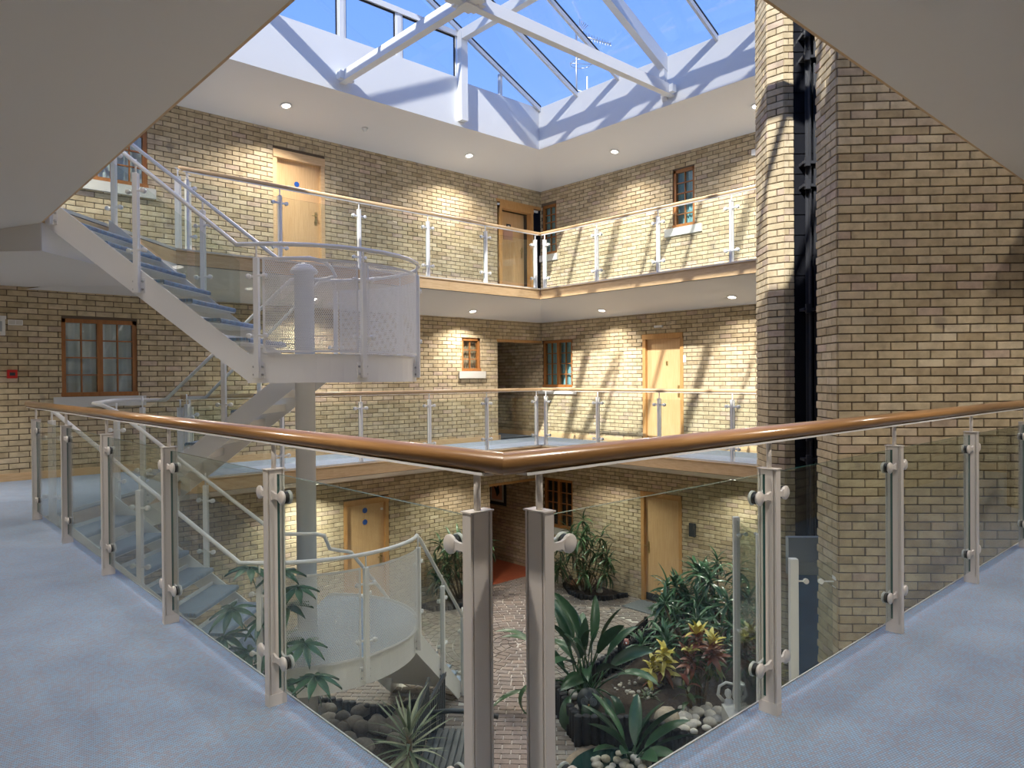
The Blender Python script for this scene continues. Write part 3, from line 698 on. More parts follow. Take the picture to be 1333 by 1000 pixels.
# perforated curved panels
def perf_panel(span, r, z0, z1, name='perforated_panel', p=.0185, hr=.0070):
    w_ = r*math.radians(span); vs = []; fs = []; idx = {}
    def vid(u, z):
        k = (round(u, 5), round(z, 5)); i = idx.get(k)
        if i is None: i = idx[k] = len(vs); an = math.radians(-span/2)+u/r; vs.append((r*math.cos(an), r*math.sin(an), z))
        return i
    dz = p*math.sqrt(3)/2; nr = int((z1-z0-.03)/dz); nc = int((w_-.03)/p); R_ = p/math.sqrt(3)
    mu = (w_-(nc-.5)*p)/2; mz = z0+(z1-z0-(nr-1)*dz)/2
    an6 = [math.radians(30+60*k) for k in range(6)]
    for j in range(nr):
        for i in range(nc):
            cu, cz = mu+i*p+(p/2 if j % 2 else 0), mz+j*dz
            o = [vid(cu+R_*math.cos(a), cz+R_*math.sin(a)) for a in an6]; q = []
            for a in an6: q.append(len(vs)); uu = cu+hr*math.cos(a); aa = math.radians(-span/2)+uu/r; vs.append((r*math.cos(aa), r*math.sin(aa), cz+hr*math.sin(a)))
            for k in range(6): k2 = (k+1) % 6; fs.append((o[k], o[k2], q[k2], q[k]))
    b = MB(); b.add(vs, fs)
    n = 14
    for za, zb in ((z0, mz-R_*.5), (mz+(nr-1)*dz+R_*.5, z1)):
        for k in range(n):
            a0, a1 = math.radians(-span/2+span*k/n), math.radians(-span/2+span*(k+1)/n)
            b.add([(r*math.cos(a0),r*math.sin(a0),za),(r*math.cos(a1),r*math.sin(a1),za),(r*math.cos(a1),r*math.sin(a1),zb),(r*math.cos(a0),r*math.sin(a0),zb)], [(0,1,2,3)])
            for zz in (za if za == z0 else zb,):
                b.add([(r*math.cos(a0)*1.004,r*math.sin(a0)*1.004,zz-.004),(r*math.cos(a1)*1.004,r*math.sin(a1)*1.004,zz-.004),(r*math.cos(a1)*1.004,r*math.sin(a1)*1.004,zz+.006),(r*math.cos(a0)*1.004,r*math.sin(a0)*1.004,zz+.006)], [(0,1,2,3)])
    for u0, u1 in ((0, mu), (w_-mu, w_)):
        a0, a1 = math.radians(-span/2)+u0/r, math.radians(-span/2)+u1/r
        b.add([(r*math.cos(a0),r*math.sin(a0),z0),(r*math.cos(a1),r*math.sin(a1),z0),(r*math.cos(a1),r*math.sin(a1),z1),(r*math.cos(a0),r*math.sin(a0),z1)], [(0,1,2,3)])
    return b.mesh(name, M['perf'])
M['perf'] = mat('perforated_white_metal', (.83,.83,.83), .4)
PERF = perf_panel(41, RP, .045, .93)
PERF_M = {}
for z, mids in ((1.5, (-68, -22.5, 22.5, 68)), (-1.5, (-68, -24))):
    for t in mids:
        o = link('perforated_panel', PERF, stair, W(CA,CB,z), (0,0,math.radians(t-45)))
        md = o.modifiers.new('thickness', 'SOLIDIFY'); md.thickness = .002
# handrails (steel tube)
HR = .021
def rail(path, nm='handrail'): return sp(nm, MB().tube(path, HR, 12), M['paint'])
HZ = 1.06
pitch = 1.5/(T1-T0)
def arc(t0, t1, z, r=RP, n=16): return [ang_pt(t0+(t1-t0)*k/n, r, z) for k in range(n+1)]
OB, IB, JB, KB = NB0-.05, NB1-.03, FB0+.03, FB1+.05
zt_ = lambda zt, a: zt-pitch*(a-T0)
# upper storey: outer rail of flight 1, landing arc, outer rail of flight 2
rail([W(T0-.25,OB,3+HZ), W(T0,OB,3+HZ), W(T1-.08,OB,1.5+HZ)]+arc(-91, 91, 1.5+HZ)+[W(T1-.08,KB,1.5+HZ), W(T0+.30,KB,HZ), W(T0+.06,KB,HZ)])
# inner rail of flights 1 and 2, returning round the column
rail([W(T0-.2,IB,3+HZ+.02), W(T0,IB,3+HZ), W(T1-.06,IB,1.5+HZ+.03), W(CA+.16,IB,1.5+HZ+.03), W(CA+.30,IB+.10,1.5+HZ+.0), W(CA+.32,CB,1.5+HZ-.05), W(CA+.30,JB-.1,1.5+HZ-.1), W(CA+.14,JB,1.5+HZ-.12), W(T1-.12,JB,1.5+HZ-.12), W(T0+.30,JB,HZ-.0), W(T0-.18,JB,HZ), W(T0-.26,JB-.10,HZ), W(T0-.26,IB+.10,HZ-.02), W(T0-.10,IB,HZ-.04), W(T0+.05,IB,HZ-.1), W(T1-.1,IB,-1.5+HZ+.06), W(CA+.20,IB,-1.5+HZ+.06), W(CA+.27,IB+.06,-1.5+HZ+.03), W(CA+.28,IB+.22,-1.5+HZ-.15), fr_exit(.35,.92,-1.5+HZ-.33), fr_exit(1.85,.92,-3+HZ-.02)])
# lower storey: outer rail of flight 3, landing arc, right rail of the exit flight
rail([W(T0-.12,OB,HZ-.02), W(T0,OB,HZ-.02), W(T1-.08,OB,-1.5+HZ)]+arc(-91, -8, -1.5+HZ)+[fr_exit(.02,-.03,-1.5+HZ-.02), fr_exit(.14,-.03,-1.5+HZ-.10), fr_exit(1.88,-.03,-3+HZ-.10)])
# flight posts
o_near, o_far = W(0,-1,0), W(0,1,0)
for zt in (3.0, 0.0):
    for a in (T0+.02, -3.75): spost(W(a,NB0-.035,zt_(zt,a)), o_near)
    for a in (T0+.02, -3.61): spost(W(a,NB1+.03,zt_(zt,a)), o_far)
z2 = lambda a: 1.5-pitch*(T1-a)
for a in (-3.594, -4.56): spost(W(a,FB0-.03,z2(a)), o_near); spost(W(a,FB1+.03,z2(a)), o_far)
exd = (fr_exit(0,-1,0)-fr_exit(0,0,0)).normalized()
for s in (.9, 1.75): spost(fr_exit(s,-.03,-1.5-pitch*s), exd); spost(fr_exit(s,.98,-1.5-pitch*s), -exd)
# raking glass panels
def rake(fr, t, s0, s1, zt, sl=pitch):
    b = MB(); lo, hi = .06, .86
    p = [fr(s0,t-.004,zt-sl*s0+lo), fr(s1,t-.004,zt-sl*s1+lo), fr(s1,t-.004,zt-sl*s1+hi), fr(s0,t-.004,zt-sl*s0+hi)]
    b.prism(p, fr(0,t+.004,0)-fr(0,t-.004,0)); sp('glass_panel', b, M['glass_thin'])
for zt in (3.0, 0.0):
    for t in (NB0-.035, NB1+.03): rake(fr_down, t, .06, -3.75-T0-.04, zt); rake(fr_down, t, -3.75-T0+.05, T1-T0-.06, zt)
for t in (FB0-.03, FB1+.03): rake(fr_back, t, .05, .86, 1.5); rake(fr_back, t, .93, 1.86, 1.5)
rake(fr_exit, -.03, .08, .86, -1.5); rake(fr_exit, -.03, .94, 1.72, -1.5)
# short guard glass between balustrade ends and stair on both galleries
for zf in (0., 3.):
    g = thing('guard_screen', 'short glass guard beside the stair head on the '+('middle' if zf == 0 else 'top')+' gallery', 'guard', W(T0-.02,7.34,zf), math.radians(45))
    MB().box((-.0,-.004,.08),(.22,.004,.9)).obj('glass_panel', M['glass_thin'], g); link('post', POST_W, g, (-.06,0,0)); link('post', POST_W, g, (.20,0,0))

# ------------------------------------------------------------------ windows and doors
def window(name, plane, u0, u1, z0, z1, cas, cols, rows, cur, sill=True, label=None, sb=.10):
    """plane 'L': u is X on Y=YW ; 'R': u is Y on X=XW"""
    s = struct(name, (0,0,0), label)
    if plane == 'L': f = lambda u, d, z: Vector((u, YW+d, z))
    else: f = lambda u, d, z: Vector((XW+d, u, z))
    def bx(nm, ua_, ub_, d0, d1, za, zb, m_, par=None):
        b = MB(); b.prism([f(ua_,d0,za), f(ub_,d0,za), f(ub_,d1,za), f(ua_,d1,za)], (0,0,zb-za)); return b.obj(nm, m_, par or s)
    fw = .055; D0, D1 = .015, .085
    fr = bx('window_frame', u0, u0+fw, D0, D1, z0, z1, M['frame_wood'])
    bx('frame_rail', u1-fw, u1, D0, D1, z0, z1, M['frame_wood'], fr); bx('frame_rail', u0, u1, D0, D1, z1-fw, z1, M['frame_wood'], fr); bx('frame_rail', u0-.01, u1+.01, D0-.03, D1, z0, z0+fw, M['frame_wood'], fr)
    cw = (u1-u0-2*fw-(cas-1)*.07)/cas
    for c in range(cas):
        a = u0+fw+c*(cw+.07); bb = a+cw
        if c: bx('mullion', a-.07, a, D0, D1, z0+fw, z1-fw, M['frame_wood'])
        for k in range(1, cols): x = a+cw*k/cols; bx('muntin', x-.009, x+.009, D0+.02, D1-.01, z0+fw, z1-fw, M['frame_wood'])
        for k in range(1, rows): z = z0+fw+(z1-z0-2*fw)*k/rows; bx('muntin', a, bb, D0+.02, D1-.01, z-.009, z+.009, M['frame_wood'])
        for i in range(cols):
            for j in range(rows):
                za = z0+fw+(z1-z0-2*fw)*j/rows; zb = z0+fw+(z1-z0-2*fw)*(j+1)/rows
                bx('pane', a+cw*i/cols, a+cw*(i+1)/cols, D0+.035, D0+.041, za, zb, M['pane'])
    n = 40; b = MB(); vs = []
    for i in range(n+1):
        u = u0+(u1-u0)*i/n; d = .125+.02*math.sin(i*1.1)+.008*math.sin(i*2.7); vs += [f(u,d,z0), f(u,d,z1)]
    b.add(vs, [(2*i,2*i+2,2*i+3,2*i+1) for i in range(n)], 0, True); b.obj('curtain', cur, s)
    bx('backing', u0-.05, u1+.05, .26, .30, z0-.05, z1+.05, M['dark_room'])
    if sill: bx('sill', u0-sb, u1+sb, -.055, .06, z0-.145, z0-.005, M['stone'])
    return s
window('window_1', 'L', .80, 1.735, 1.08, 2.14, 2, 2, 4, M['curtain'])
window('window_2', 'L', 7.66, 8.14, 1.435, 2.10, 1, 2, 3, M['room_view_tan'])  # tan sheet stands in for the lit room behind the panes
window('window_3', 'R', 8.935, 9.81, 1.085, 2.095, 2, 2, 4, M['curtain_blue'], sb=.12)
window('window_4', 'R', 5.925, 6.39, 4.02, 5.08, 1, 2, 5, M['curtain_blue'], sb=.16)
window('window_5', 'R', 9.37, 9.80, 3.97, 5.05, 1, 2, 6, M['curtain_blue'], sb=.05)
window('window_6', 'L', 1.03, 1.90, 4.07, 5.10, 2, 2, 4, M['curtain'])
window('window_7', 'R', 8.95, 9.80, -1.95, -.90, 2, 2, 4, M['dark_room'], sb=.12)

def door(name, plane, u0, u1, zf, zt, hinge='left', plate=None, setback=.05, head=None, fmat=None):
    fm = fmat or M['door_frame']
    s = struct(name)
    if plane == 'L': f = lambda u, d, z: Vector((u, YW+d, z))
    else: f = lambda u, d, z: Vector((XW+d, u, z))
    def bx(nm, ua_, ub_, d0, d1, za, zb, m_, par=None):
        b = MB(); b.prism([f(ua_,d0,za), f(ub_,d0,za), f(ub_,d1,za), f(ua_,d1,za)], (0,0,zb-za)); return b.obj(nm, m_, par or s)
    fw = .07
    fr = bx('door_frame', u0, u0+fw, -.015, .12, zf, zt, fm); bx('jamb', u1-fw, u1, -.015, .12, zf, zt, fm, fr)
    bx('head', u0, u1, -.03, .12, zt-(head or .1), zt, fm, fr)
    lf = bx('door_leaf', u0+fw, u1-fw, setback, setback+.045, zf+.008, zt-(head or .1), M['door'])
    hu = (u1-fw-.07) if hinge == 'left' else (u0+fw+.07)
    b = MB(); b.box((-.02,-.008,-.11),(.02,0,.11)); b.tube([(0,-.005,.04),(0,-.05,.04),(.09 if hinge != 'left' else -.09,-.055,.04)], .009, 8)
    b.lathe([(.009,0),(.009,.01)], (0,-.008,-.06), 8, 0, (0,-1,0))
    rot = 0 if plane == 'L' else -PI/2
    b.obj('door_handle', M['brass'], s, loc=f(hu, setback, zf+1.02), rot=(0,0,rot)); 
    return s, bx
d1, bx = door('door_1', 'L', 3.78, 4.70, 3.0, 5.05, 'left', head=.13, fmat=M['oak'])
b = MB().lathe([(.045,0),(.045,.004)], (0,0,0), 20, 0, (0,-1,0)); b.obj('sign', M['blue_sign'], d1, loc=(4.22,YW+.05,4.55))
d2, bx = door('door_2', 'R', 6.18, 7.10, 0, 2.10, 'right'); bx('number_plate', 6.56, 6.60, .046, .05, 1.50, 1.58, M['brass']); bx('closer', 6.12, 6.17, -.03, .0, 1.55, 1.68, M['white_plastic'])
d3, bx = door('door_3', 'R', 6.23, 7.16, -3.0, -.90, 'left'); bx('kick_plate', 6.30, 7.09, .046, .05, -2.99, -2.85, M['sign_dark']); bx('spyhole', 6.98, 7.0, .046, .05, -1.5, -1.48, M['brass'])
d4, bx = door('door_4', 'L', 5.0, 5.92, -3.0, -.85, 'left')
for z in (-1.07, -1.28): MB().lathe([(.05,0),(.05,.004)], (0,0,0), 20, 0, (0,-1,0)).obj('sign', M['blue_sign'], d4, loc=(5.46,YW+.05,z))
bx('closer', 5.78, 5.82, .02, .05, -1.1, -1.06, M['white_plastic'])
d5, bx = door('door_5', 'L', 8.68, 9.66, 3.0, 4.97, 'left', setback=.22, head=.12)
bx('head_light', 8.62, 9.80, -.02, .02, 4.90, 4.94, M['white_plastic']); bx('sign', 9.08, 9.20, .212, .22, 4.50, 4.60, M['sign_dark']); bx('sign_arrow', 9.11, 9.17, .21, .214, 4.53, 4.57, M['white_plastic']); bx('notice', 8.99, 9.26, .212, .22, 4.26, 4.46, M['pink_notice'])
for i in range(9): bx('vent_hole', 8.72+i*.105, 8.745+i*.105, .10, .123, 4.895, 4.92, M['sign_dark'])
MB().box((8.60,YW-.02,4.97),(XW,YW+.26,5.03)).obj('lintel', M['door_frame'], d5)
# passage ends glimpsed behind the far corner
backing('wall_recess_upper', (8.3,YW+.30,0), (1,0,0), (0,-1,0), XW-8.3, 2.98, 5.4, [])

# ------------------------------------------------------------------ wall and ceiling fixtures
DL = MB(); DL.lathe([(.055,0),(.085,-.004),(.09,-.010),(.085,-.012),(.06,-.006)], (0,0,0), 24, 0); DL.lathe([(.001,-.0085),(.060,-.009)], (0,0,0), 24, 1)
DL_ME = DL.mesh('downlight', [M['white_plastic'], M['lens']])
lamp_n = [0]
def downlight(x, y, ze, label, vis=True, pw=1.0):
    z = ze-soffit_drop(x, y)-.002
    nx = 1 if x < XV0 else (-1 if x > XV1 else 0); ny = 1 if y < YV0 else (-1 if y > YV1 else 0)
    if x > XV1 and y > YV1: nx, ny = (0, -1) if y-YV1 > x-XV1 else (-1, 0)
    if x < XV0 and y > YV1: nx, ny = (0, -1)
    tilt = math.atan(.2047); ax = Vector((ny, -nx, 0))
    t = link('downlight', DL_ME, None, (x,y,z-.001), label=label, cat='downlight', group='recessed downlights in the gallery soffits')
    q = Vector((0,0,1)).rotation_difference(Vector((-nx*math.sin(tilt)*-1*-1, -ny*math.sin(tilt), math.cos(tilt)))); t.rotation_mode = 'QUATERNION'; t.rotation_quaternion = q
    ld = bpy.data.lights.new('downlight_lamp', 'AREA'); ld.shape = 'DISK'; ld.size = .12; ld.energy = LAMP_W*pw*(1.4 if ze > 5 and x > 0 and y > 0 else 1); ld.spread = math.radians(140 if x > 0 and y > 0 else 110); ld.color = (1,.91,.80)
    l = link('downlight_lamp', ld, t, (0,0,-.02))
downlight(3.69,9.14,5.66,'round white downlight left of the smoke detector in the top soffit')
downlight(7.35,9.19,5.66,'round white downlight right of the smoke detector in the top soffit')
downlight(9.24,7.22,5.66,'round white downlight in the top soffit nearest the narrow cyan window', pw=.6)
downlight(9.20,4.34,5.66,'round white downlight in the top soffit half hidden behind the brick pier')
downlight(7.57,9.39,2.787,'round white downlight above the small brown window in the middle soffit')
downlight(9.43,7.72,2.787,'round white downlight above the sunlit wall in the middle soffit', pw=.6)
extra = []  # mostly unseen lamps added as fill; the middle landing one is real
for ze, lv in ((5.66, 'top'), (2.787, 'middle'), (-.213, 'ground')):
    for i, y in enumerate((.6, 2.9, 5.2)): extra.append((-.78, y, ze, lv+' soffit over the left near gallery as added fill', ('by the corner', 'half way along', 'towards the stair')[i]))
    for i, x in enumerate((.9, 3.2, 5.5)): extra.append((x, -.78, ze, lv+' soffit over the right near gallery as added fill', ('by the corner', 'half way along', 'towards the shaft')[i]))
    extra.append((9.35, 2.2, ze, lv+' soffit', 'added as hidden fill beyond the brick pier'))
    if lv != 'top': extra.append((9.4, 4.9, ze, lv+' soffit', 'just behind the brick pier'))
    if lv == 'top': extra.append((.5, 9.1, ze, lv+' soffit', 'at the stair head'))
    if lv != 'top': extra.append((4.23, 9.37, ze, lv+' soffit', 'behind the stair landing'))
for x, y, ze, a_, b_ in extra: downlight(x, y, ze, 'round white downlight in the '+a_+', '+b_, pw=(.25 if x < 0 or y < 0 else (.45 if x > 9.3 and 4 < y < 6 else 1.0)))
downlight(-.6, 9.0, 2.642, 'round white fill downlight added in the low flat soffit beyond the left picture edge', pw=.55)  # out of view, added to brighten the wall round the left window
for x, y, lb in ((7.2, 9.1, 'by the dark passage'), (9.1, 7.7, 'above the oak ground door')): downlight(x, y, -.213, 'round white downlight in the ground soffit '+lb, pw=.55)  # lamps added to brighten the ground level
t = link('smoke_detector', MB().lathe([(.05,0),(.05,-.02),(.035,-.03),(.03,-.055),(.012,-.07)], (0,0,0), 20).mesh('smoke_detector', M['white_plastic']), None, (5.11,9.2,5.505), label='white smoke detector on the top soffit between two downlights', cat='smoke detector')
def wallbox(nm, lo, hi, m_, label, cat, extra=()):
    c = [(lo[i]+hi[i])/2 for i in range(3)]; b = MB(); b.bevbox([lo[i]-c[i] for i in range(3)], [hi[i]-c[i] for i in range(3)], .004); o = b.obj(nm, m_, None, loc=c, label=label, cat=cat)
    for en, el, eh, em in extra: MB().box([el[i]-c[i] for i in range(3)], [eh[i]-c[i] for i in range(3)]).obj(en, em, o)
    return o
wallbox('call_point', (.19,YW-.05,1.33), (.30,YW-.0,1.44), M['red'], 'red fire alarm call point on the left brick wall', 'fire alarm', [('glass_window', (.215,YW-.054,1.365), (.275,YW-.05,1.405), M['sign_dark'])])
wallbox('switch_plate', (.21,YW-.02,2.02), (.37,YW-.0,2.09), M['white_plastic'], 'white double switch plate beside the casement window', 'switch', [('rocker', (.22,YW-.026,2.03), (.285,YW-.02,2.08), M['stone']), ('rocker', (.295,YW-.026,2.03), (.36,YW-.02,2.08), M['stone'])])
wallbox('sounder_box', (.02,YW-.07,1.88), (.175,YW-.0,2.13), M['white_plastic'], 'white alarm box at the left picture edge', 'alarm box', [('lid', (.01,YW-.08,2.09), (.185,YW-.0,2.13), M['white_plastic']), ('grille', (.05,YW-.074,1.93), (.14,YW-.07,2.06), M['lift_grey'])])
wallbox('emergency_light', (XW-.05,6.62,2.215), (XW,6.80,2.255), M['white_plastic'], 'small white light above the middle oak door', 'light')
wallbox('wall_sensor', (XW-.04,4.70,4.98), (XW,4.80,5.08), M['white_plastic'], 'white wall sensor beside the brick pier on the top gallery', 'sensor')
wallbox('wall_lamp', (XW-.06,5.93,-1.60), (XW,6.05,-1.36), M['sign_dark'], 'dark wall lamp right of the ground floor oak door', 'lamp')
pf = wallbox('framed_picture', (XW-.03,11.04,-1.70), (XW,11.66,-1.0), M['sign_dark'], 'black framed picture hanging in the dark ground passage', 'picture', [('mount', (XW-.034,11.12,-1.62), (XW-.03,11.58,-1.05), M['stone']), ('print', (XW-.037,11.17,-1.57), (XW-.034,11.53,-1.10), M['pink_notice'])])
b = MB(); b.prism([(-.022,0,-.16),(-.022,.05,-.02),(-.022,.12,.10),(-.022,.02,.05),(-.022,-.06,.12),(-.022,-.10,-.05)], (-.002,0,0)); b.obj('print_shape', M['sign_dark'], pf)
ch_ = struct('wall_chimney', (15.2,13.6,0), 'brick chimney outside carrying the aerial')
MB().box((-.45,-.45,-3.2),(.45,.45,9.45)).obj('stack', M['mortar'], ch_); MB().box((-.52,-.52,9.45),(.52,.52,9.6)).obj('cap', M['stone'], ch_)
# aerial outside above the roof
an = thing('tv_aerial', 'television aerial mast outside beyond the glass roof', 'aerial', (15.2,13.6,9.6))
MB().tube([(0,0,-.06),(0,0,2.4)], .03, 8).obj('mast', M['steel'], an)
yg = MB(); p0, p1_ = Vector((.05,-.05,2.25)), Vector((.80,-.70,1.95)); yg.tube([p0, p1_], .024, 6)
for k in range(13):
    c = p0+(p1_-p0)*(k/12); s = Vector((.25,.25,.55)).normalized()*(.22-.009*k); yg.tube([c-s, c+s], .012, 5)
for k in range(5): yg.tube([p0, p0+Vector((.10+.05*k,.02-.06*k,.62-.06*k))*.8], .012, 5)
yg.obj('yagi_array', M['steel'], an)
rg = MB(); rg.tube([(.1+.33*math.cos(a),-.1+.33*math.sin(a),1.35) for a in [2*PI*k/24 for k in range(25)]], .012, 6); rg.tube([(-.2,.1,1.35),(.4,-.3,1.35)], .012, 6); rg.obj('ring_dipole', M['steel'], an)
w2 = MB(); w2.tube([(0,0,.55),(.22,-.24,.45)], .014, 6); w2.tube([(.22,-.24,.2),(.22,-.24,.95)], .022, 6); w2.obj('whip_dipole', M['paint'], an)
# ------------------------------------------------------------------ courtyard paving
GZ = -3.0
MB().box((XN,YN,-3.1),(XW,YW,-3.012)).obj('ground_bed', M['jointing'], None, kind='structure')
paving = struct('floor_ground')
BED = [(5.43,5.16),(5.12,4.62),(4.93,4.28),(5.22,4.03),(5.44,3.70),(5.50,3.40),(5.50,2.95),(5.73,2.76),(6.43,3.46),(7.6,3.05),(9.8,3.4),(9.8,5.9),(8.3,5.55),(7.0,5.12),(6.4,4.9)]
BED2 = [(3.12,6.78),(3.30,6.42),(3.50,6.12),(3.92,6.02),(3.9,5.75),(3.0,5.3),(2.2,5.9),(1.3,5.0),(.6,5.6),(2.3,7.6)]
def inside(p, poly):
    c = False; n = len(poly)
    for i in range(n):
        (x1,y1),(x2,y2) = poly[i], poly[(i+1) % n]
        if (y1 > p[1]) != (y2 > p[1]) and p[0] < (x2-x1)*(p[1]-y1)/(y2-y1)+x1: c = not c
    return c
def paver_geo(c, u, l, wd, taper=0):
    u = Vector((u[0],u[1],0)); v = Vector((-u.y,u.x,0)); h = .014; e = .003; z = GZ-.012+random.uniform(0,.0025)
    lo = [c-u*l/2-v*(wd/2), c+u*l/2-v*(wd/2), c+u*(l/2+taper)+v*(wd/2), c-u*(l/2+taper)+v*(wd/2)]
    cc = (lo[0]+lo[1]+lo[2]+lo[3])/4; hi = [cc+(p-cc)*.96 for p in lo]
    zz = Vector((0,0,1)); vs = [p+zz*z for p in lo]+[p+zz*(z+h-e) for p in lo]+[p+zz*(z+h) for p in hi]
    fs = [(8,9,10,11)]
    for r in (0, 4):
        for i in range(4): j = (i+1) % 4; fs.append((r+i, r+j, r+4+j, r+4+i))
    return vs, fs
PC = Vector((6.60,7.10,0)); items = []
for k in range(17):
    r = .10+.128*k; n = max(5, round(2*PI*r/.18)); o0 = random.random()
    for i in range(n):
        an = 2*PI*(i+o0)/n; c = PC+Vector((math.cos(an),math.sin(an),0))*r; l = 2*PI*(r-.056)/n-.018
        if not inside(c, BED) and c.x < XW-.05 and c.y < YW: items.append((c, (math.sin(an),-math.cos(an)), l, .110, (2*PI*.112/n)/2*.9, r))
RMAX = .10+.128*16+.07
for i in range(-70, 70):
    for j in range(-48, 64):
        a, bb = (i+(.5 if j % 2 else 0))*.212, 7.0+j*.108
        p = W(a, bb, 0)
        if not (XN+.1 < p.x < XW-.02 and YN+.1 < p.y < YW-.02) or (p-PC).length < RMAX+.02 or inside(p, BED) or bb < 4.2: continue
        items.append((p, (S2,-S2), .198, .095, 0, 9))
sc_ = []
for j, it in enumerate(items):
    z = in_view(Vector((it[0].x,it[0].y,GZ))); 
    if z:
        x, y, _ = pix((it[0].x,it[0].y,GZ)); gap = 632 < x < 692
        sc_.append((z-(100 if gap else 0), j))
sc_.sort(); ch = set(j for _, j in sc_[:300]); rest = MB()
for j, (c, u, l, wd, tp, r) in enumerate(items):
    vs, fs = paver_geo(c, u, l, wd, tp)
    if j in ch: b = MB(); b.add([v-c for v in vs], fs); b.obj('paver', M['paver'], paving, loc=c)
    else: rest.add(vs, fs)
rest.obj('paver_field', M['paver'], paving, kind='stuff')

# ------------------------------------------------------------------ planted beds with black log edging
def flat_bed(nm, poly, z, label):
    cx, cy = sum(p[0] for p in poly)/len(poly), sum(p[1] for p in poly)/len(poly); b = MB(); n = len(poly); g = 6
    vs = [(cx,cy,z+.05)]; 
    for k in range(1, g+1):
        for i in range(n):
            for t in (0, .5):
                p = poly[i]; q = poly[(i+1) % n]; x = p[0]+(q[0]-p[0])*t; y = p[1]+(q[1]-p[1])*t
                f = k/g; vs.append((cx+(x-cx)*f, cy+(y-cy)*f, z+.05*(1-f)+random.uniform(-.02,.02)))
    m_ = 2*n; fs = [(0,1+i,1+(i+1) % m_) for i in range(m_)]
    for k in range(g-1):
        for i in range(m_): j = (i+1) % m_; fs.append((1+k*m_+i, 1+(k+1)*m_+i, 1+(k+1)*m_+j, 1+k*m_+j))
    b.add(vs, fs, 0, True); o = b.obj(nm, M['soil'], None, kind='stuff'); o['label'] = label; o['category'] = 'soil'; return o
flat_bed('bark_soil', BED, -2.84, 'dark bark soil of the planted bed behind the log edging')
flat_bed('bark_soil', BED2, -2.90, 'dark soil under the stair with round boulders')
LOGC = {}
def log_edging(path, h, r, label, jit=.01):
    pts = [Vector((*p,0)) for p in path]; base = pts[0]; t = thing('log_edging', label, 'garden edging', (base.x,base.y,GZ))
    key = (h, r)
    if key not in LOGC: LOGC[key] = MB().lathe([(r,0),(r,h-.008),(r*.93,h),(.001,h+.003)], (0,0,0), 12).mesh('log', M['log'])
    for i in range(len(pts)-1):
        d = pts[i+1]-pts[i]; n = max(1, round(d.length/(2*r)))
        for k in range(n): p = pts[i]+d*(k/n)-base; link('log', LOGC[key], t, (p.x,p.y,random.uniform(-jit,jit)-.012), (0,0,random.random()*6))
    return t
log_edging(BED[0:7], .36, .05, 'tall black log roll edging along the strelitzia bed')
log_edging([BED[0],BED[12],BED[11],(8.0,5.5)], .30, .05, 'black log edging behind the strelitzia')
log_edging([(2.35,7.55),(3.12,6.78),(3.30,6.42),(3.50,6.12),(3.92,6.02)], .30, .045, 'black log edging round the boulder bed below the landing')
log_edging([(9.86,9.0),(9.42,8.75),(9.12,8.3),(9.05,7.95),(9.3,7.6),(9.86,7.42)], .10, .04, 'low black log edging round the corner shrub by the oak door')
log_edging([(6.5,9.8),(6.55,9.35),(6.95,9.15),(7.5,9.2),(8.0,9.45),(8.2,9.8)], .10, .04, 'low black log edging round the shrub left of the passage')
flat_bed('bark_soil', [(9.86,9.0),(9.42,8.75),(9.12,8.3),(9.05,7.95),(9.3,7.6),(9.86,7.42)], -2.97, 'soil of the corner bed by the oak door')
flat_bed('bark_soil', [(6.5,9.8),(6.55,9.35),(6.95,9.15),(7.5,9.2),(8.0,9.45),(8.2,9.8)], -2.97, 'soil of the bed left of the passage')
# stones
ST = []
for s in range(5):
    b = MB(); bm = bmesh.new(); bmesh.ops.create_icosphere(bm, subdivisions=2, radius=1)
    rr = random.Random(s); ax = [Vector((rr.gauss(0,1),rr.gauss(0,1),rr.gauss(0,1))).normalized() for _ in range(6)]
    for v in bm.verts:
        k = 1+sum(.09*max(0, v.co.normalized().dot(a))**3*(1 if i % 2 else -1) for i, a in enumerate(ax)); v.co *= k
    b.add([v.co.copy() for v in bm.verts], [tuple(v.index for v in f.verts) for f in bm.faces], 0, True); bm.free(); ST.append(b)
ST_P = [b.mesh('pebble', M['pebble']) for b in ST]; ST_C = [b.mesh('boulder', M['cobble']) for b in ST]
def stone(meshes, nm, p, s, label, cat, group=None):
    o = link(nm, random.choice(meshes), None, p, (0,0,random.random()*6), label=label, cat=cat, group=group)
    o.scale = (s*random.uniform(.95,1.25), s*random.uniform(.85,1.05), s*random.uniform(.6,.8)); return o
gz = -2.80
for (x, y) in [(6.19,3.69),(6.01,3.41),(6.31,3.39),(6.46,3.38),(6.05,3.58),(6.12,3.48),(5.9,3.4),(6.25,3.55),(5.92,3.52),(6.38,3.5),(6.15,3.3),(5.82,3.3),(6.0,3.25),(6.28,3.28),(5.78,3.42),(6.5,3.55)]:
    stone(ST_P, 'pebble', (x,y,gz+.015), random.uniform(.045,.085), 'pale rounded stone in the white heap under the croton', 'stone', 'white stones heaped under the croton trees')
for (x, y, s) in [(6.56,4.35,.085),(6.75,4.17,.09),(6.5,4.55,.07),(6.62,4.62,.06)]: stone(ST_C, 'boulder', (x,y,gz+.03), s, 'grey rounded stone at the foot of the small croton', 'stone', 'grey stones by the small croton')
for (x, y) in [(5.56,4.95),(5.66,4.92),(5.5,4.86),(5.62,4.55),(5.3,4.62)]: stone(ST_P, 'pebble', (x,y,gz+.01), random.uniform(.035,.06), 'pale stone lying by the owl and strelitzia stems', 'stone', 'stones beside the owl')
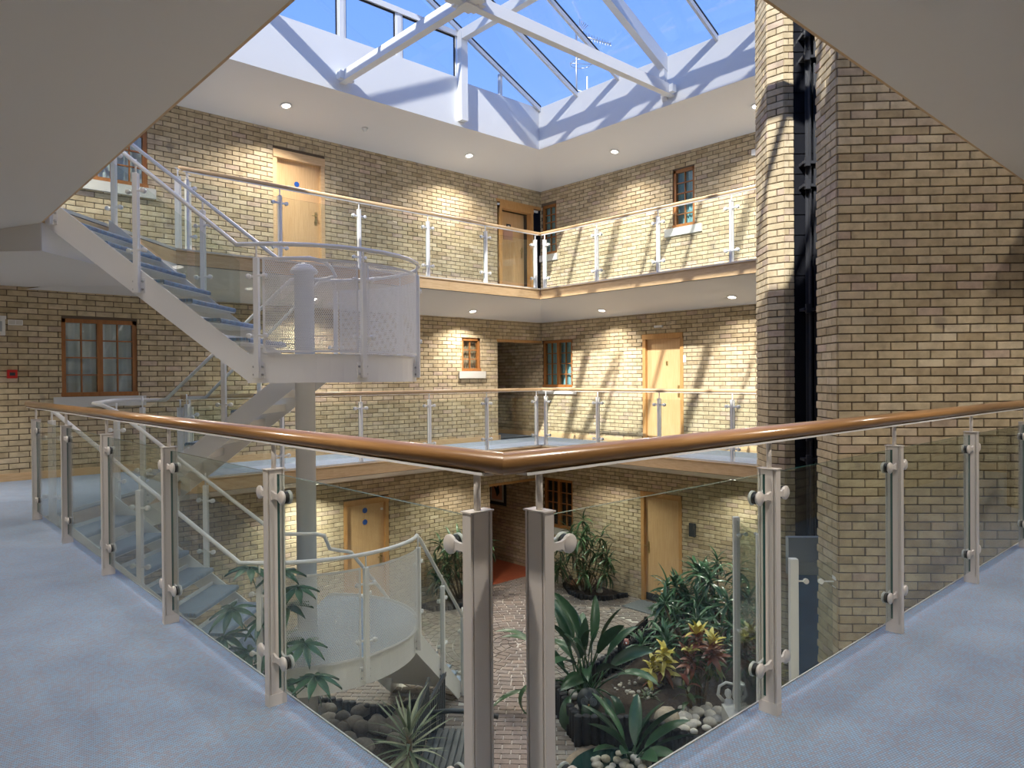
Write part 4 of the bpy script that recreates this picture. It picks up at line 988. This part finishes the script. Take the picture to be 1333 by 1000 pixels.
for k in range(26): 
    x, y = random.uniform(5.7,6.4), random.uniform(4.2,4.8)
    if inside((x,y), BED): stone(ST_P, 'pebble', (x,y,gz+.0), random.uniform(.012,.035), 'small pale chip scattered on the bark', 'stone', 'pale chips on the bark soil')
# cut log rock
rk = thing('sandstone_rock', 'large tan rounded rock just behind the black logs', 'rock', (5.80,3.66,-2.84))
o = link('rock_body', ST[1].mesh('rock_body', speck('tan_rock', (.36,.29,.21), (.50,.42,.32), 14, .8, .6)), rk, (0,0,.08)); o.scale = (.17,.15,.13)
# boulders under the stair
for i in range(46):
    a, bb = random.uniform(-3.0,-1.2), random.uniform(5.6,7.0); x, y = (a+bb)*S2, (bb-a)*S2
    p = (random.uniform(2.2,3.7), random.uniform(5.45,6.85))
    if inside(p, BED2): stone(ST_C, 'boulder', (*p,-2.88+.05+random.uniform(0,.05)), random.uniform(.075,.135), 'brown grey boulder in the bed below the landing', 'stone', 'boulders below the lower landing')
# pond
pd = thing('pond', 'round sunken pond with stone rim at the bottom', 'pond', (4.86,3.48,GZ))
PR = .66
MB().lathe([(PR+.07,-.015),(PR+.065,.012),(PR+.03,.02),(PR,.012),(PR-.015,-.0),(PR-.02,-.012)], (0,0,0), 48).obj('rim', speck('tan_rim', (.24,.19,.14), (.36,.29,.22), 12), pd)
MB().lathe([(.001,.004),(PR-.01,.006)], (0,0,0), 40).obj('water', M['water'], pd)
for k in range(60):
    r, an = .46*math.sqrt(random.random()), random.random()*2*PI
    stone(ST_P, 'pebble', (4.86+r*math.cos(an),3.48+r*math.sin(an),GZ+.02+.06*(1-r/.46)), random.uniform(.03,.06), 'white pebble in the heap inside the round pond', 'stone', 'white pebbles in the pond')
# owl
ow = thing('owl_ornament', 'round black owl ornament with ringed eyes beside the logs', 'owl', (5.40,4.53,-2.84))
MB().lathe([(.02,0),(.09,.01),(.135,.06),(.15,.13),(.14,.20),(.10,.255),(.04,.28),(.005,.285)], (0,0,0), 22).obj('body', M['sign_dark'], ow)
fd = (Vector((CP.x,CP.y,0))-Vector((5.40,4.53,0))).normalized(); fs_ = Vector((-fd.y,fd.x,0)); up_ = Vector((0,0,1)); fdu = (fd+up_*.25).normalized()
M['owl_line'] = mat('owl_eye_paint', (.22,.26,.30), .5); M['orange'] = mat('orange_beak', (.62,.30,.14), .5)
for s in (-1, 1):
    c = fd*.128+fs_*(.052*s)+up_*.175; eb = MB()
    for r in (.042, .028, .014): 
        n_ = Vector(c-Vector((0,0,.12))).normalized(); u_ = n_.orthogonal().normalized(); v_ = n_.cross(u_); eb.tube([c+n_*.008+(u_*math.cos(t)+v_*math.sin(t))*r for t in [2*PI*k/16 for k in range(17)]], .0035, 5)
    eb.obj('eye', M['owl_line'], ow)
MB().lathe([(.014,0),(.008,.02),(.001,.045)], fd*.14+up_*.155, 6, 0, (fd*.5-up_)).obj('beak', M['orange'], ow)
for s in (-1, 1): MB().tube([fd*.142+up_*.20, fd*.115+fs_*(.05*s)+up_*.245], [.007,.003], 6).obj('brow', M['owl_line'], ow)
# bird
bd = thing('bird_ornament', 'small black garden bird with pink face under the lattice', 'bird ornament', (7.07,5.28,-2.84))
MB().lathe([(.01,0),(.045,.03),(.055,.09),(.04,.15),(.025,.2)], (0,0,0), 12).obj('body', M['sign_dark'], bd)
MB().lathe([(.005,.18),(.04,.21),(.045,.24),(.03,.275),(.005,.285)], (0,0,0), 12).obj('head', mat('pink_face', (.65,.25,.2), .5), bd)
MB().lathe([(.016,0),(.001,.05)], Vector((0,0,.235))+fd*.035, 6, 0, fd).obj('beak', M['white_plastic'], bd)
# statue of a figure carrying an urn
sx, sy, sz = 6.42, 3.22, -2.90
st = thing('statue', 'white garden statue of a figure carrying an urn on its shoulder', 'statue', (sx,sy,sz)); st.scale = (1.2,1.2,1.2)
A1 = fs_
bb_ = MB(); bb_.lathe([(.085,0),(.085,.02),(.06,.03)], (0,0,0), 16)
bb_.tube([(0,0,.02), A1*-.005+up_*.10, A1*.0+up_*.19, A1*.01+up_*.25, A1*.012+up_*.285], [.055,.05,.048,.05,.022], 14)
bb_.tube([A1*.012+up_*.275, A1*.005+up_*.30, A1*-.0+up_*.325, A1*-.0+up_*.36, A1*.0+up_*.375], [.018,.028,.036,.03,.01], 14)
bb_.tube([A1*-.045+up_*.255, A1*-.10+up_*.315, A1*-.085+up_*.40, A1*-.02+up_*.44, A1*.05+up_*.425], [.019,.016,.014,.013,.012], 10)
bb_.tube([A1*.05+up_*.245, A1*.085+up_*.20+fd*.02, A1*.04+up_*.15+fd*.055, A1*-.03+up_*.17+fd*.055], [.019,.015,.014,.012], 10)
bb_.obj('figure', mat('white_statue_paint', (.76,.76,.74), .55), st)
uc = A1*.075+up_*.27
bb_ = MB(); bb_.lathe([(.02,0),(.034,.01),(.048,.07),(.050,.12),(.042,.14),(.058,.165),(.058,.175),(.04,.172),(.03,.16)], uc, 18, 0, (up_+A1*.18)); bb_.obj('urn', M['white_plastic'], st)
# glass enclosure of the lift
en = thing('lift_screen', 'tall white posted glass screen enclosing the lift', 'glass screen', W(2.31,5.6,GZ), -PI/4)
# local: x along a, y along b
for yb in (1.0, .08, -.92):
    p = MB().bevbox((-.035,yb-.03,0),(.035,yb+.03,2.655),.006).obj('post', M['paint'], en); 
    for z in (2.45, 1.35, .35):
        c = MB()
        for dy in (-1, 1):
            if (yb > .9 and dy > 0) or (yb < -.9 and dy < 0): continue
            c.lathe([(.022,0),(.024,.004),(.024,.03),(.02,.034)], (.0,yb+dy*.09,z), 12, 0, (1,0,0)); c.box((-.006,min(yb,yb+dy*.09),z-.008),(.006,max(yb,yb+dy*.09),z+.008))
        if abs(yb) > .5:
            c.tube([(0,yb,z),(.11,yb,z)], .008, 8); c.lathe([(.022,0),(.024,.004),(.024,.03),(.02,.034)], (.11,yb-.017,z), 12, 0, (0,1,0))
        if c.v: c.obj('clamp', M['paint'], p)
for y0, y1 in ((-.88,.04),(.12,.96)): MB().box((-.004,y0,.1),(.004,y1,2.62)).obj('glass_panel', M['glass_thin'], en)
MB().box((.05,.996,.1),(.31,1.004,2.62)).obj('glass_panel', M['glass_thin'], en); MB().box((.05,-.924,.1),(.34,-.916,2.62)).obj('glass_panel', M['glass_thin'], en)
for (xa, yb, ln) in ((.315,1.0,.09),(.36,-.92,.12)):
    for z in (2.45, 1.35, .35):
        c = MB(); c.tube([(xa-ln,yb,z),(xa,yb,z)], .008, 8); c.lathe([(.022,0),(.024,.004),(.024,.03),(.02,.034)], (xa-ln,yb-.017,z), 12, 0, (0,1,0)); c.box((xa-.006,yb-.04,z-.05),(xa,yb+.04,z+.05)); c.obj('wall_clamp', M['paint'], en)
pl = MB(); pl.box((-.14,-1.05,0),(.0,1.16,.40)); pl.obj('lift_plinth', M['stone'], None, loc=W(2.31,5.6,GZ), rot=(0,0,-PI/4), label='pale concrete plinth below the glass lift screen', cat='plinth')
# bench
bn = thing('garden_bench', 'dark slatted garden bench at the bottom below the yucca', 'bench', (3.42,4.62,GZ), math.radians(45))
# local x along b (depth), y to the left (-a)
for k in range(9): MB().bevbox((-.65,-.28+k*.068,.415),(.30,-.28+k*.068+.052,.44),.004).obj('slat', M['sign_dark'], bn)
MB().box((-.65,-.28,.385),(.30,.33,.412)).obj('seat_frame', M['sign_dark'], bn)
for (x, y) in ((.22,-.24),(.22,.28),(-.58,-.24),(-.58,.28)): MB().bevbox((x-.03,y-.03,0),(x+.03,y+.03,.62 if x > 0 else .385),.004).obj('leg', M['sign_dark'], bn)
MB().tube([(.24,-.42,.60),(.25,-.2,.645),(.25,.1,.655),(.24,.34,.63)], .028, 10).obj('arm_rest', M['sign_dark'], bn)
for k in range(10): MB().bevbox((-.64+k*.095,.335,.44),(-.64+k*.095+.03,.355,.95),.003).obj('back_slat', M['sign_dark'], bn)
MB().bevbox((-.66,.33,.95),(.30,.365,1.0),.006).obj('top_rail', M['sign_dark'], bn)
# lattice fence
lt = thing('lattice_fence', 'low black diagonal lattice fence behind the strelitzia', 'lattice', (6.95,5.30,GZ), math.radians(17))
for s in (1, -1):
    for k in range(-3, 13):
        x0, x1 = k*.10, k*.10+.36; 
        if s < 0: x0, x1 = x1, x0
        z0, z1 = .05, .41
        def clipx(xa, za, xb, zb):
            lo, hi = 0, 1
            for b0, sg in ((0,1),(1.1,-1)):
                fa, fb = sg*(xa-b0), sg*(xb-b0)
                if fa < 0 and fb < 0: return None
                if fa < 0: lo = max(lo, fa/(fa-fb))
                if fb < 0: hi = min(hi, fa/(fa-fb))
            return (xa+(xb-xa)*lo, za+(zb-za)*lo, xa+(xb-xa)*hi, za+(zb-za)*hi) if hi-lo > .15 else None
        c = clipx(x0, z0, x1, z1)
        if c:
            b = MB(); b.tube([(c[0],.008*s,c[1]),(c[2],.008*s,c[3])], .010, 4, smooth=False); b.obj('lath', M['gloss_black'], lt)
MB().box((-.02,-.02,.40),(1.12,.02,.45)).obj('top_rail', M['gloss_black'], lt); MB().box((-.02,-.02,.02),(1.12,.02,.06)).obj('bottom_rail', M['gloss_black'], lt)
for x in (0, 1.1): MB().box((x-.025,-.025,0),(x+.025,.025,.47)).obj('post', M['gloss_black'], lt)
# black trellis leaning beside the exit flight, doormat, ornament
tr = thing('trellis', 'black slatted trellis standing below the exit flight by the bench', 'trellis', (3.75,5.45,GZ), math.radians(40))
for k in range(10): MB().box((-.4+k*.09,-.01,0),(-.4+k*.09+.035,.01,.62)).obj('slat', M['sign_dark'], tr)
MB().box((-.42,-.015,.60),(.48,.015,.65)).obj('top_rail', M['sign_dark'], tr)
mt = MB(); mt.bevbox((-.28,-.42,0),(.28,.42,.016),.004); mt.obj('doormat', speck('grey_mat', (.10,.12,.13), (.20,.22,.23), 60), None, loc=(9.55,6.72,GZ+.003), label='grey doormat lying before the ground floor oak door', cat='doormat')
sh_ = MB(); sh_.lathe([(.04,0),(.035,.08),(.05,.09),(.12,.10),(.11,.15),(.06,.19),(.005,.20)], (0,0,0), 14); sh_.obj('toadstool_ornament', mat('terracotta', (.50,.22,.12), .7), None, loc=(9.38,8.4,-2.96), label='terracotta toadstool ornament under the corner shrub', cat='ornament')
for k in range(5): stone(ST_P, 'pebble', (9.3+random.random()*.3,7.75+random.random()*.6,-2.93), random.uniform(.05,.09), 'pale stone in the low bed by the oak door', 'stone', 'stones in the corner bed')

# ------------------------------------------------------------------ plants
def blade_mesh(nm, L_, Wd, droop, fold, m_, segs=6, tip=.0, base=.25, wave=0):
    b = MB(); vs = []; x = 0; z = 0; an = 0
    for i in range(segs+1):
        t = i/segs; w_ = Wd*(base*(1-t)**2+math.sin(PI*min(1, t*.93+.05))**.8*(1-.25*t))*(1 if t < .98 else .12)
        wz = wave*math.sin(t*9)
        vs += [(x,-w_/2,z+fold*w_+wz), (x,0,z), (x,w_/2,z+fold*w_-wz)]
        an = -droop*(t+.5/segs); x += L_/segs*math.cos(an); z += L_/segs*math.sin(an)
    fs = []
    for i in range(segs):
        o = i*3; fs += [(o,o+1,o+4,o+3),(o+1,o+2,o+5,o+4)]
    b.add(vs, fs, 0, True); return b.mesh(nm, m_)
def put_leaf(par, me, p, az, el, s=1.0, roll=0, nm='leaf'):
    o = link(nm, me, par, p); o.rotation_mode = 'QUATERNION'
    o.rotation_quaternion = (Matrix.Rotation(az, 3, 'Z') @ Matrix.Rotation(-el, 3, 'Y') @ Matrix.Rotation(roll, 3, 'X')).to_quaternion(); o.scale = (s,s,s); return o
U = random.uniform
DR = [blade_mesh('leaf', .34, .055, d, .25, M['leaf_drac']) for d in (.5, .9, 1.3)]
DK = [blade_mesh('leaf', .36, .048, d, .25, M['leaf_dark']) for d in (.6, 1.1, 1.6)]
def rosette(par, p, n, meshes, s, el0=.1, el1=1.4):
    for k in range(n):
        f = k/max(1, n-1); put_leaf(par, random.choice(meshes), Vector(p)+Vector((0,0,.06*f)), k*2.4+U(-.2,.2), el0+(el1-el0)*f**1.3+U(-.12,.12), s*U(.8,1.1), U(-.4,.4))
def cane_plant(nm, label, base, heads, meshes, s, n, cat='plant', stem_r=.016, el0=-.2):
    t = thing(nm, label, cat, base)
    for (x, y, z) in heads:
        MB().tube([(x*.15,y*.15,-.03), (x*.6,y*.6,z*.45), (x,y,z)], [stem_r*1.2,stem_r,stem_r*.8], 7).obj('stem', M['stem'], t)
        rosette(t, (x,y,z), n, meshes, s, el0)
    return t
# corner shrub against the sunlit ground wall
h = []
for k in range(24): an = U(0, 6.28); r = .66*math.sqrt(random.random()); h.append((r*math.cos(an)*.55-.12, r*math.sin(an)*1.15, U(.30,1.30)*(1-.35*r)))
h += [(-.05,.0,1.40),(.0,-.42,1.12)]
cane_plant('dracaena_shrub', 'dense dark dracaena shrub against the wall left of the ground oak door', (9.38,8.15,-2.97), h, DK, 1.0, 11, el0=-.8, stem_r=.010)
h = []
for k in range(20): an = U(0, 6.28); r = .55*math.sqrt(random.random()); h.append((r*math.cos(an)*1.2, r*math.sin(an)*.6-.05, U(.25,1.2)))
cane_plant('dracaena_shrub', 'dark dracaena shrub left of the passage behind the lower landing', (7.3,9.45,-2.97), h, DK, 1.0, 12, el0=-.8, stem_r=.010)
# broad dracaena bed behind the crotons
h = []
for k in range(15): h.append((U(-.75,.75), U(-.75,.55), U(.30,.80)))
cane_plant('dracaena_clump', 'broad glossy green dracaena clump filling the bed behind the crotons', (7.65,4.5,-2.86), h, DR, 1.0, 19, el0=-.5)
h = [(U(-.7,.5), U(-.5,.7), U(.55,1.05)) for k in range(14)]
cane_plant('dracaena_clump', 'tallest green dracaena clump against the brick wall behind the bed', (8.6,4.55,-2.86), h, DR, 1.05, 20, el0=-.6)
h = [(U(-.4,.4), U(-.4,.4), U(.3,.8)) for k in range(10)]
cane_plant('dracaena_clump', 'green dracaena clump behind the white glass screen posts', (7.45,3.35,-2.86), h, DR, .95, 18, el0=-.5)
h = [(U(-.3,.3), U(-.3,.3), U(.25,.6)) for k in range(6)]
cane_plant('dracaena_clump', 'leafy green dracaena next to the lattice and the oak door', (8.2,5.25,-2.86), h, DR, .95, 18, el0=-.5)
cane_plant('tall_dracaena', 'tall spiky dracaena heads rising above the clump before the brick wall', (8.75,4.75,-2.86), [(.0,.05,1.18),(.16,-.2,1.05),(-.1,.22,.95)], DR, .85, 20, el0=-.6)
# strelitzias : each leaf is petiole and blade
def paddle(par, base, az, lean, Lp, Lb, Wd, bend, m_=None, roll=0):
    d = Vector((math.cos(az), math.sin(az), 0)); up = Vector((0,0,1)); path = [Vector(base)]; an = lean
    for i in range(6): an -= bend*.5/6; path.append(path[-1]+(d*math.cos(an)+up*math.sin(an))*(Lp/6))
    b = MB(); b.tube(path, [.013,.012,.011,.010,.009,.008,.007], 6)
    side = Vector((-d.y, d.x, 0)); p = path[-1].copy(); vs = []; n = 9
    for i in range(n+1):
        t = i/n; w_ = Wd*math.sin(PI*min(1, t*.95+.03))**.7*(1-.2*t)*(1 if i < n else .1); nrm = (-d*math.sin(an)+up*math.cos(an)); sd = (side*math.cos(roll)+nrm*math.sin(roll)); nr = nrm*math.cos(roll)-side*math.sin(roll)
        vs += [p-sd*w_/2+nr*w_*.22, p.copy(), p+sd*w_/2+nr*w_*.22]
        an -= bend/n; p = p+(d*math.cos(an)+up*math.sin(an))*(Lb/n)
    fs = []
    for i in range(n): o = i*3; fs += [(o,o+1,o+4,o+3),(o+1,o+2,o+5,o+4)]
    b.add(vs, fs, 0, True); return b.obj('leaf', m_ or M['leaf_strel'], par)
s1 = thing('strelitzia', 'large paddle leaved strelitzia rising from the log edged bed', 'plant', (5.72,4.86,-2.86)); s1.scale = (1.14,1.14,1.14)
for k in range(26):
    az = k*2.399+U(-.3,.3); f = k/25
    paddle(s1, (U(-.12,.12),U(-.12,.12),0), az, 1.50-.42*f+U(-.06,.06), U(.45,.72)*(1-.15*f), U(.42,.58), U(.13,.17), .25+.55*f+U(0,.3), None, U(-.9,.9))
for az, ln in ((-2.4,.5),(-2.0,.55),(-1.75,.5),(2.5,.45),(2.8,.75),(-2.75,.6)):
    paddle(s1, (0,0,0), az, 1.05, ln, .42, .13, 2.3, None, U(-.2,.2))
for az, le, lp in ((2.28,1.0,.78),(2.08,.92,.88),(2.5,.35,.70)): paddle(s1, (0,0,0), az, le, lp, .45, .13, .75)
s2_ = thing('strelitzia', 'broad leaved strelitzia in front of the pond at the bottom', 'plant', (5.12,3.62,-2.98))
for k, (az, le, lp, lb) in enumerate(((2.6,1.15,.15,.55),(2.2,1.25,.2,.6),(1.9,1.4,.2,.62),(.6,1.25,.15,.6),(-.6,1.0,.2,.6),(-.9,.8,.25,.6),(-1.6,.9,.1,.5),(3.6,1.0,.1,.42),(4.2,.9,.1,.45),(2.9,.75,.2,.4),(-.2,1.2,.2,.55),(-.75,1.2,.2,.62))):
    paddle(s2_, (U(-.05,.05),U(-.05,.05),0), az, le, lp, lb, U(.15,.20), .5, None, U(-.7,.7))
# yucca
YG = [blade_mesh('leaf', .52, .034, d, .2, M['leaf_yucca'], 5) for d in (.15, .45, .9)]+[blade_mesh('leaf', .50, .036, d, .2, M['leaf_yucca_g'], 5) for d in (.25, .6)]
yu = thing('yucca', 'pale striped yucca with long thin leaves beside the bench', 'plant', (2.58,4.28,-2.99))
MB().tube([(0,0,-.0),(.01,0,.5),(0,.0,.92)], [.035,.03,.026], 8).obj('stem', M['stem'], yu)
for k in range(66): f = k/65; put_leaf(yu, random.choice(YG), (0,0,.66+.26*f), k*2.399, -1.0+2.4*f**.9+U(-.1,.1), U(.8,1.05), U(-.3,.3))
# spider plant
SPm = [blade_mesh('leaf', .26, .022, d, .25, M['leaf_yucca_g'], 6) for d in (1.2, 1.8, 2.2)]+[blade_mesh('leaf', .24, .02, 1.6, .25, M['leaf_dark'], 6)]
sx_ = thing('spider_plant', 'arching spider plant at the carpet edge under the landing', 'plant', (2.92,6.86,-2.87))
MB().tube([(0,0,-.03),(0,0,.32)], .015, 6).obj('stem', M['stem'], sx_)
for k in range(38): f = k/37; put_leaf(sx_, random.choice(SPm), (U(-.02,.02),U(-.02,.02),.25+.07*f), k*2.399, .1+1.2*f, U(.85,1.15), U(-.3,.3))
# palmate plant
def palmate_mesh(nm, R_, m_, n=8):
    b = MB()
    for k in range(n):
        an = (k-(n-1)/2)*(2*PI*.80/(n-1)); ln = R_*(1-.25*abs(k-(n-1)/2)/(n/2)); d = Vector((math.cos(an), math.sin(an), 0)); s = Vector((-d.y, d.x, 0)); vs = []
        for i in range(7):
            t = i/6; w_ = ln*.30*math.sin(PI*min(1, t*.93+.08))**1.1*(1 if i < 6 else .15); z = -.35*ln*t*t
            vs += [d*ln*t-s*w_/2+Vector((0,0,z+.02)), d*ln*t+Vector((0,0,z)), d*ln*t+s*w_/2+Vector((0,0,z+.02))]
        fs = []
        for i in range(6): o = i*3; fs += [(o,o+1,o+4,o+3),(o+1,o+2,o+5,o+4)]
        b.add(vs, fs, 0, True)
    return b.mesh(nm, m_)
PM = palmate_mesh('leaf', .25, M['leaf_fatsia'])
ft = thing('fatsia', 'tall palmate leaved plant rising past the left carpet edge', 'plant', (1.62,5.10,-2.92))
top = [(-.13,.21,2.42,.17),(.10,-.02,2.38,.0),(-.24,.34,2.02,.3),(.17,-.17,2.25,.2),(-.02,.16,1.92,.8),(.14,-.02,2.05,.1),(-.3,.4,1.75,.2),(.05,.05,1.70,.7),(-.12,.28,1.6,.4),(.22,-.2,1.72,.3),(.0,.12,1.45,.6),(-.2,.3,1.3,.3),(.1,-.05,1.35,.2),(-.34,.5,1.5,.2),(.3,-.25,1.4,.1)]
MB().tube([(0,0,-.05),(.02,.03,.9),(-.03,.12,1.9)], [.03,.024,.014], 8).obj('stem', M['stem'], ft)
for i, (x, y, z, tl) in enumerate(top):
    s0 = Vector((-.02,.10,max(.5,z-.45))); e_ = Vector((x,y,z)); MB().tube([s0, s0*.5+e_*.5+Vector((0,0,.02)), e_], [.007,.006,.005], 6).obj('petiole', M['stem_green'], ft)
    o = link('leaf', PM, ft, e_, (U(-.25,.25)+.05, U(-.2,.2)+tl*.8, math.atan2(-1-y, -1-x)+U(-.8,.8))); o.scale = (U(.95,1.2),)*3
# crotons
def croton(label, base, hts, n, cols):
    t = thing('croton', label, 'small tree', base)
    me = [[blade_mesh('leaf', .19, .068, d, .2, M[c], 5, base=.1) for d in (.3, .8, 1.5)] for c in cols]
    for (x, y, z) in hts:
        MB().tube([(x*.1,y*.1,-.03), (x*.5+.02,y*.5,z*.5), (x,y,z)], [.022,.018,.013], 8).obj('stem', M['stem'], t)
        for k in range(n):
            f = k/(n-1); c = 0 if f > .82 else (1 if f > .30 else 2)
            put_leaf(t, random.choice(me[c % len(me)]), (x+U(-.03,.03),y+U(-.03,.03),z-.26+.32*f), k*2.399, -.7+1.9*f+U(-.3,.3), U(.8,1.2), U(-.5,.5))
    return t
croton('croton tree with bronze red foliage and yellow tips above the white stones', (6.41,3.60,-2.86), [(.08,.08,.90),(.18,-.08,.72),(-.05,.1,.68),(.05,-.15,.85)], 52, ('leaf_croton_y','leaf_croton_r','leaf_croton_g'))
croton('smaller bright yellow croton left of the bronze one', (6.60,4.28,-2.86), [(.0,.0,.46),(-.12,.1,.30),(.1,.05,.36)], 34, ('leaf_croton_y','leaf_croton_y','leaf_croton_r'))
croton('low sparse croton shoot in front of the bronze croton', (6.22,3.58,-2.86), [(-.05,.06,.34)], 12, ('leaf_croton_r','leaf_croton_g'))
FM = [blade_mesh('leaf', .16, .018, d, .2, M['leaf_yucca_g'], 5) for d in (.6, 1.2)]
fr_ = thing('fern', 'small feathery grey green fern in the bark before the crotons', 'plant', (6.20,4.22,-2.85))
for k in range(26): put_leaf(fr_, random.choice(FM), (U(-.05,.05),U(-.05,.05),U(0,.05)), k*2.399, U(.3,1.3), U(.8,1.3))
